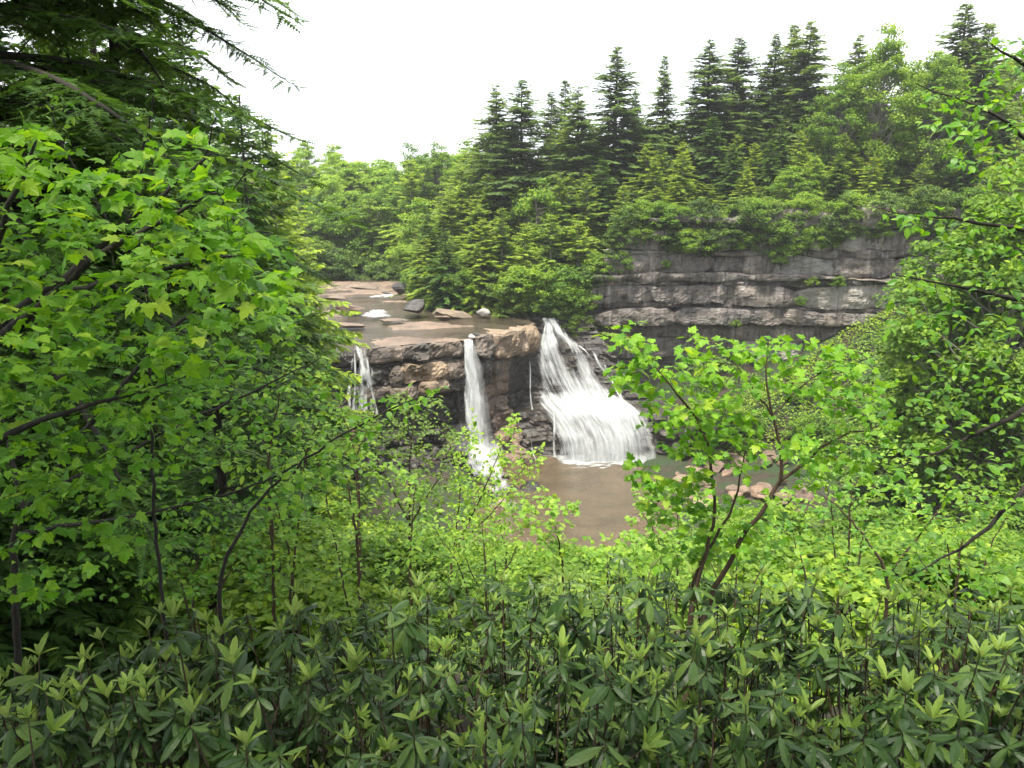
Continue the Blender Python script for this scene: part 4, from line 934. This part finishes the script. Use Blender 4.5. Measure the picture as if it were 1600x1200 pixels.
# young beech shoots poking out above the maple, and the beech thicket under it
leafy('beech_sapling', 'beech sapling with upright shoots of pointed leaves against the dark hemlock', 'beech',
  [[GR(250,6,.016), K(240,800,6,.014), K(230,500,6,.011), K(215,300,6,.012), K(240,150,6,.004)],
   [K(230,420,6,.012), K(300,300,5.8,.008), K(345,170,5.8,.003)], [K(230,420,6,.012), K(120,280,6,.008), K(70,150,6,.003)], [K(235,500,6,.012), K(340,330,6,.008), K(395,250,6,.003)]],
  [([(60,130),(110,130),(130,210),(80,240)], (5.7,6.2), 9), ([(200,130),(270,120),(270,230),(210,240)], (5.7,6.2), 12), ([(320,150),(355,150),(350,260),(300,260)], (5.6,6), 8), ([(380,240),(410,250),(350,360),(310,340)], (5.6,6.2), 8)],
  'beech', 'beech', .085, 111, 300, None, 9, .5, 'bark_dark_shaded', .5, False, .68)
leafy('beech_tree', 'beech thicket of darker leaves beneath the maple at the left', 'beech',
  [[GR(-20,6.6,.035), K(20,820,6.6,.03), K(150,650,6.6,.022), K(280,500,6.8,.016), K(420,420,7,.005)], [K(60,790,6.6,.022), K(230,690,6.8,.016), K(380,620,7,.012), K(500,560,7.2,.004)],
   [K(20,840,6.6,.02), K(250,800,6.6,.013), K(400,760,6.6,.01), K(520,700,6.6,.004)], [K(40,800,6.6,.022), K(0,640,6.8,.014), K(-60,560,7,.008)]],
  [([(330,380),(440,360),(480,450),(500,540),(440,600),(540,560),(560,590),(480,680),(420,720),(200,740),(200,560),(300,540)], (6,8.5), 200),
   ([(200,700),(520,660),(520,800),(420,850),(300,860),(200,820)], (6,8.5), 110), ([(0,780),(330,780),(330,930),(60,940)], (6.4,8), 60), ([(-60,480),(200,520),(200,800),(-60,800)], (6.5,8.5), 100)],
  'beech', 'beech', .095, 112, 300, None, 8, .5, 'bark_dark_shaded', .75, False, .42)
leafy('beech_branch', 'beech branch with a row of hanging leaves reaching towards the middle waterfall', 'beech',
  [[GR(330,5.4,.02), K(340,900,5.4,.015), K(400,780,5.4,.011), K(500,700,5.3,.008), K(600,640,5.2,.006), K(715,607,5.2,.002)]],
  [([(560,640),(640,600),(720,600),(715,625),(640,650),(570,680)], (5.1,5.4), 16), ([(420,720),(560,640),(600,680),(500,780),(420,800)], (5.1,5.7), 40)],
  'beech', 'beech', .1, 113, 300, None, 7, .4, 'bark_dark_shaded', .55, False, .55)
# shrubs on the slope in the middle
leafy('viburnum_shrub', 'leafy bright shrub low in the middle behind the rhododendrons', 'shrub',
  [[GR(560,9.5,.03), K(560,850,9.5,.02), K(540,740,9.5,.008)], [GR(640,9.6,.02), K(640,850,9.6,.012), K(650,760,9.6,.005)], [GR(470,9.4,.02), K(450,850,9.4,.012), K(430,780,9.4,.005)]],
  [([(400,790),(480,730),(560,700),(640,720),(680,780),(700,860),(640,900),(400,930)], (8.6,10.6), 260)],
  'beech', 'pale_leaf', .1, 121, 300, None, 8, .45, 'twig', .8, False, .5)
leafy('dense_shrub', 'dark fine-leaved shrub in front of the rock ledge left of the middle waterfall', 'shrub',
  [[GR(640,15,.04), K(640,820,15,.03), K(640,720,15,.018), K(650,640,15,.006)], [K(640,820,15,.02), K(590,720,15,.012), K(570,660,15,.005)], [K(640,820,15,.02), K(690,740,15,.012), K(710,680,15,.005)]],
  [([(560,650),(610,610),(680,610),(715,660),(720,740),(690,820),(600,860),(550,800),(545,700)], (13.6,16.4), 430)],
  'small', 'bush', .095, 122, 300, None, 12, .5, 'twig', .6, False, .55)
leafy('pale_sapling', 'thin pale sapling with tiny leaves in front of the cascade', 'sapling',
  [[GR(700,14,.03), K(705,870,14,.022), K(750,780,14,.014), K(800,660,14,.004)], [K(705,870,14,.016), K(720,760,14,.009), K(690,650,14,.003)], [K(715,850,14,.016), K(780,790,14,.009), K(840,700,14,.003)], [K(705,870,14,.012), K(660,800,14,.007), K(640,760,14,.003)]],
  [([(700,790),(720,660),(740,640),(760,720),(800,640),(815,650),(800,720),(850,690),(850,740),(815,790),(800,860),(700,880)], (13.2,14.8), 420)],
  'small', 'pale_leaf', .1, 123, 300, None, 10, .45, 'twig', .5, False, .55)
leafy('grape_shrub', 'bright large-leaved shrub in front of the brown pool', 'shrub',
  [[GR(880,9.5,.02), K(880,880,9.5,.014), K(860,790,9.5,.005)], [GR(950,9.6,.02), K(950,880,9.6,.012), K(970,830,9.6,.004)]],
  [([(815,770),(860,760),(900,790),(890,850),(980,830),(1040,830),(1040,890),(820,890)], (9,10.4), 130)],
  'maple', 'pale_leaf', .1, 124, 300, None, 4, .35, 'twig', .7, True, .55)
# right of centre: the slender maple with leafy top in front of the cliff
leafy('maple_sapling', 'slender many-stemmed maple sapling in front of the pool and cliff', 'maple',
  [[GR(1085,6.4,.03), K(1100,950,6.4,.024), K(1165,830,6.4,.02), K(1230,745,6.4,.016), K(1205,640,6.4,.011), K(1190,560,6.4,.006), K(1200,535,6.4,.003)],
   [GR(1080,6.3,.022), K(1085,930,6.3,.017), K(1120,800,6.3,.014), K(1105,680,6.3,.01), K(1040,590,6.3,.008), K(970,510,6.3,.003)],
   [K(1230,745,6.4,.016), K(1290,690,6.5,.01), K(1380,660,6.6,.004)], [K(1215,650,6.4,.01), K(1165,590,6.4,.006), K(1120,540,6.4,.003)],
   [GR(1075,6.5,.02), K(1080,900,6.5,.016), K(1150,790,6.5,.01), K(1165,700,6.5,.005)], [K(1205,645,6.4,.008), K(1280,580,6.4,.004), K(1340,550,6.4,.002)]],
  [([(940,500),(985,490),(1030,560),(1080,520),(1150,530),(1230,525),(1330,545),(1400,600),(1380,650),(1250,640),(1210,600),(1150,640),(1080,660),(1000,620),(960,600)], (5.9,6.9), 190),
   ([(1000,620),(1100,650),(1180,640),(1190,740),(1110,760),(1060,720),(1010,700)], (5.9,6.9), 60), ([(980,720),(1100,740),(1110,800),(1000,790)], (6,6.8), 40), ([(1220,690),(1390,640),(1400,740),(1250,780)], (6,7), 34),
   ([(1020,790),(1230,770),(1240,880),(1020,880)], (6.2,7.2), 70)],
  'maple', 'maple', .1, 131, 300, None, 5, .36, 'twig', .65, True, .66)
# beech on the right edge
leafy('beech_tree', 'beech tree spreading layered branches in from the right edge', 'beech',
  [[GR(1760,5.6,.09), K(1720,900,5.6,.07), K(1690,600,5.6,.06), K(1660,300,5.6,.05), K(1640,60,5.6,.03)],
   [K(1690,600,5.6,.03), K(1600,640,5.4,.02), K(1500,690,5.4,.012), K(1380,740,5.4,.004)], [K(1680,480,5.6,.03), K(1560,460,5.5,.014), K(1400,430,5.5,.004)],
   [K(1670,380,5.6,.025), K(1560,350,5.4,.012), K(1370,325,5.4,.003)], [K(1660,260,5.6,.02), K(1560,180,5.5,.01), K(1430,130,5.5,.003)], [K(1690,700,5.6,.03), K(1600,760,5.2,.02), K(1520,850,5.2,.012), K(1420,900,5.2,.004)],
   [K(1650,120,5.6,.02), K(1580,90,5.5,.01), K(1540,60,5.5,.003)]],
  [([(1420,130),(1500,130),(1540,60),(1640,60),(1640,300),(1540,300),(1480,250),(1430,170)], (4.8,6.6), 150), ([(1360,318),(1450,330),(1640,300),(1640,420),(1500,400),(1400,350)], (4.8,6.4), 95),
   ([(1400,420),(1640,420),(1640,620),(1450,600),(1380,520)], (4.8,6.4), 110), ([(1390,600),(1640,600),(1640,800),(1360,780),(1340,700)], (4.6,6.4), 130), ([(1360,780),(1640,780),(1640,960),(1400,940)], (4.8,6.6), 90)],
  'beech', 'beech', .082, 141, 300, None, 8, .42, 'bark_dark_shaded', .85, False, .5)
leafy('young_beech', 'young beech low behind the rhododendrons right of the maple sapling', 'beech',
  [[GR(1390,8.4,.03), K(1390,900,8.4,.02), K(1340,820,8.4,.012), K(1280,770,8.4,.004)], [K(1390,900,8.4,.016), K(1440,830,8.4,.009), K(1480,780,8.4,.004)], [GR(1260,8.6,.02), K(1260,900,8.6,.012), K(1240,840,8.6,.004)]],
  [([(1190,800),(1280,760),(1400,740),(1520,760),(1600,820),(1600,920),(1200,920)], (7.6,9.6), 190)],
  'beech', 'beech', .095, 142, 300, None, 8, .5, 'twig', .85, False, .42)

fill = [(300,8.6,[(180,820),(420,820),(430,940),(240,950)],90,'beech','beech',.09,'dark leafy shrub in the shade below the beech thicket'),
 (760,9.2,[(680,830),(760,800),(830,850),(840,930),(660,930)],90,'beech','pale_leaf',.085,'yellowish leafy shrub below the pale sapling'),
 (1000,10.5,[(900,860),(960,840),(1090,830),(1100,920),(890,920)],90,'maple','pale_leaf',.09,'bright lobed-leaf shrub between the pool and the rhododendrons'),
 (1150,11,[(1060,830),(1230,800),(1260,920),(1060,930)],90,'beech','beech',.09,'green shrub behind the stems of the maple sapling'),
 (1500,10,[(1400,760),(1620,740),(1640,900),(1400,900)],110,'beech','pale_leaf',.1,'pale leafy shrub behind the right beech'),
 (1330,13,[(1230,690),(1420,680),(1440,800),(1220,800)],120,'beech','pale_leaf',.12,'pale shrub on the slope between maple sapling and right beech'),
 (790,16,[(640,760),(700,740),(790,760),(815,800),(840,880),(640,880)],280,'small','pale_leaf',.115,'pale feathery shrub hiding the left shore of the pool'),
 (1060,12.5,[(985,770),(1040,740),(1110,760),(1140,830),(1100,890),(980,880)],140,'maple','pale_leaf',.1,'pale lobed-leaf shrub hiding the right shore of the pool'),
 (420,9.4,[(330,600),(470,540),(560,640),(520,760),(360,790)],170,'beech','pale_leaf',.095,'light green shrub between the dark thicket and the rock ledge'),
 (560,12,[(470,640),(560,600),(600,680),(560,740),(440,740)],100,'small','pale_leaf',.08,'fine light shrub below the small left waterfall')]
for k, (px, Y, poly, cnt, kd, mt, sz, lb) in enumerate(fill):
    cx = sum(p[0] for p in poly)/len(poly); cyy = sum(p[1] for p in poly)/len(poly); lo = min(p[1] for p in poly)
    leafy('leafy_shrub', lb, 'shrub', [[GR(px,Y,.022), K(px,cyy+40,Y,.015), K(cx,lo+20,Y,.004)], [GR(px,Y,.02), K(cx-30,cyy+30,Y-.2,.01), K(cx-60,cyy-20,Y-.2,.004)], [GR(px,Y,.02), K(cx+30,cyy+30,Y+.2,.01), K(cx+60,cyy-20,Y+.2,.004)]], [(poly,(Y-1.1,Y+1.1),cnt)], kd, mt, sz, 160+k, 200, None, 5 if kd == 'maple' else 8, .45, 'twig', .8, kd == 'maple', .5)
for k in range(95):
    Y = 11+50*rnd.random()**1.2; px = rnd.uniform(-100,1700); x = at(px, 800, Y).x; h = rnd.uniform(.9,1.7)*(1 if 780 < px < 1080 else 1.6)
    if 700 < px < 1080 and Y > 40: h *= .7
    kd = 'palebush' if rnd.random() < .75 else 'bush'
    tree(kd, 'shrub', (x, Y, gnd(x,Y)-.15), h, 'low bright shrub on the slope above the pool' if kd == 'palebush' else 'low dark shrub on the slope above the pool', 'shrub', 'low slope shrubs: '+('bright' if kd == 'palebush' else 'dark'), 1.5)

# ---- rhododendrons along the bottom: whorls of dark leaves with pale new rosettes
def rhodo(px, Y, py_top, spread, nst, label, seed):
    r = np.random.default_rng(seed); x = at(px, 1000, Y).x; base = np.array((x, Y, gnd(x,Y)-.1)); root = thing('rhododendron_shrub', label, 'rhododendron', tuple(base), 'rhododendrons in the foreground')
    top = at(px, py_top, Y).z; recs=[]; owner=[]
    def whorl(gb, p, d, big, new, sc_):
        n = int(r.integers(6,10)) if big else 0; a0 = r.uniform(0,6.28)
        sx = unit(np.cross(d, np.array((.3,1,.2)))); sy = np.cross(d, sx)
        for k in range(n):
            an = a0+k*2.4; out = sx*math.cos(an)+sy*math.sin(an); dr_ = unit(out + d*r.uniform(-.4,.35) - UP*r.uniform(.0,.4)); nn = unit(d*.9+UP*.5+r.normal(0,.2,3))
            pp = p-d*r.uniform(0,.05); s = sc_*.15*r.uniform(.65,1.25)
            recs.append(('rhodo_old', int(r.integers(4)), 'rhodo_old', frames(dr_[None],nn[None])[0], pp+dr_*.1*s, s, float(np.clip(.45+.3*r.standard_normal(),0,1))))
        if new:
            hh = r.uniform(.05,.13); q = p+d*hh; gb.add(*tube_geo(np.array([p,q])-base, [.0035,.003], 5))
            for k in range(int(r.integers(4,8))):
                an = a0+k*2.4+.5; out = sx*math.cos(an)+sy*math.sin(an); dr_ = unit(out*r.uniform(.4,.95)+d*r.uniform(.7,1.1)); nn = unit(d*.7-out*.8+r.normal(0,.1,3))
                s = sc_*.112*r.uniform(.7,1.3)
                recs.append(('rhodo_new', int(r.integers(3)), 'rhodo_new', frames(dr_[None],nn[None])[0], q, s, float(np.clip(.5+.22*r.standard_normal(),0,1))))
    for k in range(int(nst*1.35)):
        an = r.uniform(0,6.28); rad = spread*math.sqrt(r.random()); e = base+np.array((math.cos(an)*rad, math.sin(an)*rad*.8, 0)); e[2] = top + .12 - r.random()**1.4*(top-base[2])*.62 - .22*(rad/spread)**2
        e[2] += -.36*(e[1]-Y)                                   # the slope falls away from the viewer
        m = base+(e-base)*.5+np.array((math.cos(an),math.sin(an),0))*.12*rad+r.normal(0,.06,3); n = 9; c = bez(base+r.normal(0,.05,3)*np.array((1,1,0)), m, e, n)
        gb = Geo(); gb.add(*tube_geo(c-base, np.linspace(.011,.0045,n), 6)); d = unit(c[-1]-c[-2]+UP*.02); sc_ = r.uniform(.62,1.25)
        whorl(gb, c[-1], d, r.random() < .92, r.random() < .65, sc_)
        for q in (int(n*.82), int(n*.68), int(n*.5), int(n*.36)):
            if r.random() < .72:
                dd = unit(d+r.normal(0,.5,3)*np.array((1,1,.2))); ee = c[q]+dd*r.uniform(.12,.3); gb.add(*tube_geo(bez(c[q]-base,(c[q]+ee)/2-base,ee-base,4), np.linspace(.006,.004,4), 5))
                whorl(gb, ee, dd, True, r.random() < .38, sc_*.95)
        so = gb.build('stem', G['twig'], root); owner += [so]*(len(recs)-len(owner))
    emit_leaves(root, base, recs, 300, 'leaf', owner)
rh = [(-60,4.3,1075,.75,20),(90,3.9,1100,.6,16),(190,4.3,1060,.7,20),(275,4.9,1010,.7,18),(330,4.2,1060,.6,16),(30,5.2,1040,.7,16),(1610,5.4,960,.8,18),(1670,4.3,1020,.7,16),(1560,6.6,930,.8,16),(1400,6.4,925,.8,16),(420,3.8,1120,.6,16),(820,3.7,1130,.6,16),(1160,3.8,1120,.6,16),(1480,3.9,1090,.6,16),(340,4.6,965,.75,20),(500,4.3,1060,.65,16),(470,5.6,955,.75,18),(640,4.9,960,.8,20),(690,4.0,1090,.6,14),(800,5.6,930,.85,22),(880,4.3,1050,.65,16),(980,5.4,905,.8,20),(1060,4.3,1040,.65,16),(1150,5.4,930,.8,20),(1230,4.2,1060,.65,16),(1290,5.0,930,.8,20),(1420,4.5,990,.75,18),(1500,5.6,950,.8,18),(1580,4.3,1040,.7,16),(620,7.6,930,1.,20),(780,8.0,900,1.,20),(960,7.8,885,1.,20),(1130,7.6,900,1.,18)]
names_front = 0
fr = sorted([q for q in rh if q[1] < 4.7]); mid_ = sorted([q for q in rh if 4.7 <= q[1] < 7]); bck = sorted([q for q in rh if q[1] >= 7])
for row, nm in ((fr,'front row'),(mid_,'second row'),(bck,'rearmost row')):
    for k, (px, Y, pt, sp, ns) in enumerate(row):
        rhodo(px, Y, pt, sp, ns, 'rhododendron with dark whorled leaves, %s of the thicket, %s from the left' % (nm, ORD[k]), 300+int(px)+int(Y*10))

# ---- low leafy ground cover on the near slope and the thicket slope
g = Geo(); n = 60000; xx = rng.uniform(-30,40,n); yy = 6.5+rng.random(n)**1.4*58
okm = (np.abs(xx) < yy*.75+3) & ~((xx < -1.8) & (yy < 15)); xx, yy = xx[okm], yy[okm]; n = len(xx); zz = ground_z(xx, yy)
cl = fbm(np.stack([xx*.5, yy*.5, xx*0], 1), 3, 77); hgt = (.05+.5*rng.random(n)**1.2)*(.4+1.1*np.clip(cl+.5,0,1))
nn = unit(np.stack([rng.normal(0,.5,n), rng.normal(-.15,.5,n), np.ones(n)], 1)); dd = unit(np.cross(nn, rng.normal(0,1,(n,3))))
stamp(g, (np.array([(0,-.5,0),(.36,0,.04),(0,.5,-.05),(-.36,0,.04)]), np.array([[0,1,2,3]])), frames(dd, nn), np.stack([xx, yy, zz+hgt], 1), (.07+.004*yy)*rng.uniform(.7,1.5,n), np.clip(.45+.2*rng.standard_normal(n)+.25*cl,0,1))
tag(g.build('undergrowth', G['far_leaf'], None, False), 'low green leafy undergrowth covering the slope down to the pool', None, None, 'stuff')
g = Geo(); n = 50000; xx = rng.uniform(14,75,n); yy = rng.uniform(60,101,n); okm = (xx > 33-12*(yy>88)) & (yy < cliff_y(xx)-.5); xx, yy = xx[okm], yy[okm]; n = len(xx); zz = ground_z(xx, yy)
nn = unit(np.stack([rng.normal(0,.5,n), rng.normal(-.15,.5,n), np.ones(n)], 1)); dd = unit(np.cross(nn, rng.normal(0,1,(n,3))))
cl = fbm(np.stack([xx*.3, yy*.3, xx*0], 1), 3, 79)
stamp(g, (np.array([(0,-.5,0),(.36,0,.04),(0,.5,-.05),(-.36,0,.04)]), np.array([[0,1,2,3]])), frames(dd, nn), np.stack([xx, yy, zz+.1+1.1*rng.random(n)*(.5+cl)], 1), .35*rng.uniform(.6,1.4,n), np.clip(.45+.2*rng.standard_normal(n)+.3*cl,0,1))
tag(g.build('undergrowth', G['far_leaf'], None, False), 'pale green undergrowth covering the slope below the grey cliff', None, None, 'stuff')

# ---- look-alikes few enough to be counted are told apart by their order in the picture
same = {}
for o in list(COL.objects):
    if o.parent is None and 'label' in o.keys() and 'category' in o.keys(): same.setdefault(o['label'], []).append(o)
ORD += ['twenty-first','twenty-second','twenty-third','twenty-fourth']
for lb, L in same.items():
    if len(L) < 2: continue
    P = np.array([tuple(o.location) for o in L]); px, _, dep = project(P); rows = max(1, math.ceil(len(L)/15)); od = np.argsort(dep)
    for q, idx in enumerate(np.array_split(od, rows)):
        row = '' if rows == 1 else (', nearest row' if q == 0 else (', farthest row' if q == rows-1 else ', %s row' % ORD[q]))
        for k, i in enumerate(idx[np.argsort(px[idx])]): L[i]['label'] = lb + row + ', ' + ORD[k] + ' from left'
# ---- moist air of the gorge: far trees fade a little
hz = bmesh.new(); bmesh.ops.create_cube(hz, size=1)
for q in hz.verts: q.co = (q.co.x*2000, q.co.y*2900+1050, -4 + (q.co.z+.5)*84)
me = bpy.data.meshes.new('haze'); hz.to_mesh(me); hz.free()
m, t, out = newmat('haze_air'); pv = N(t, 'ShaderNodeVolumePrincipled'); pv.inputs['Density'].default_value = HAZE; pv.inputs['Color'].default_value = (.93,.96,1,1); pv.inputs['Anisotropy'].default_value = .2
t.links.new(pv.outputs[0], out.inputs['Volume']); me.materials.append(m)
if HAZE > 0: tag(link('haze', me), 'thin pale moist haze filling the gorge', None, None, 'stuff')
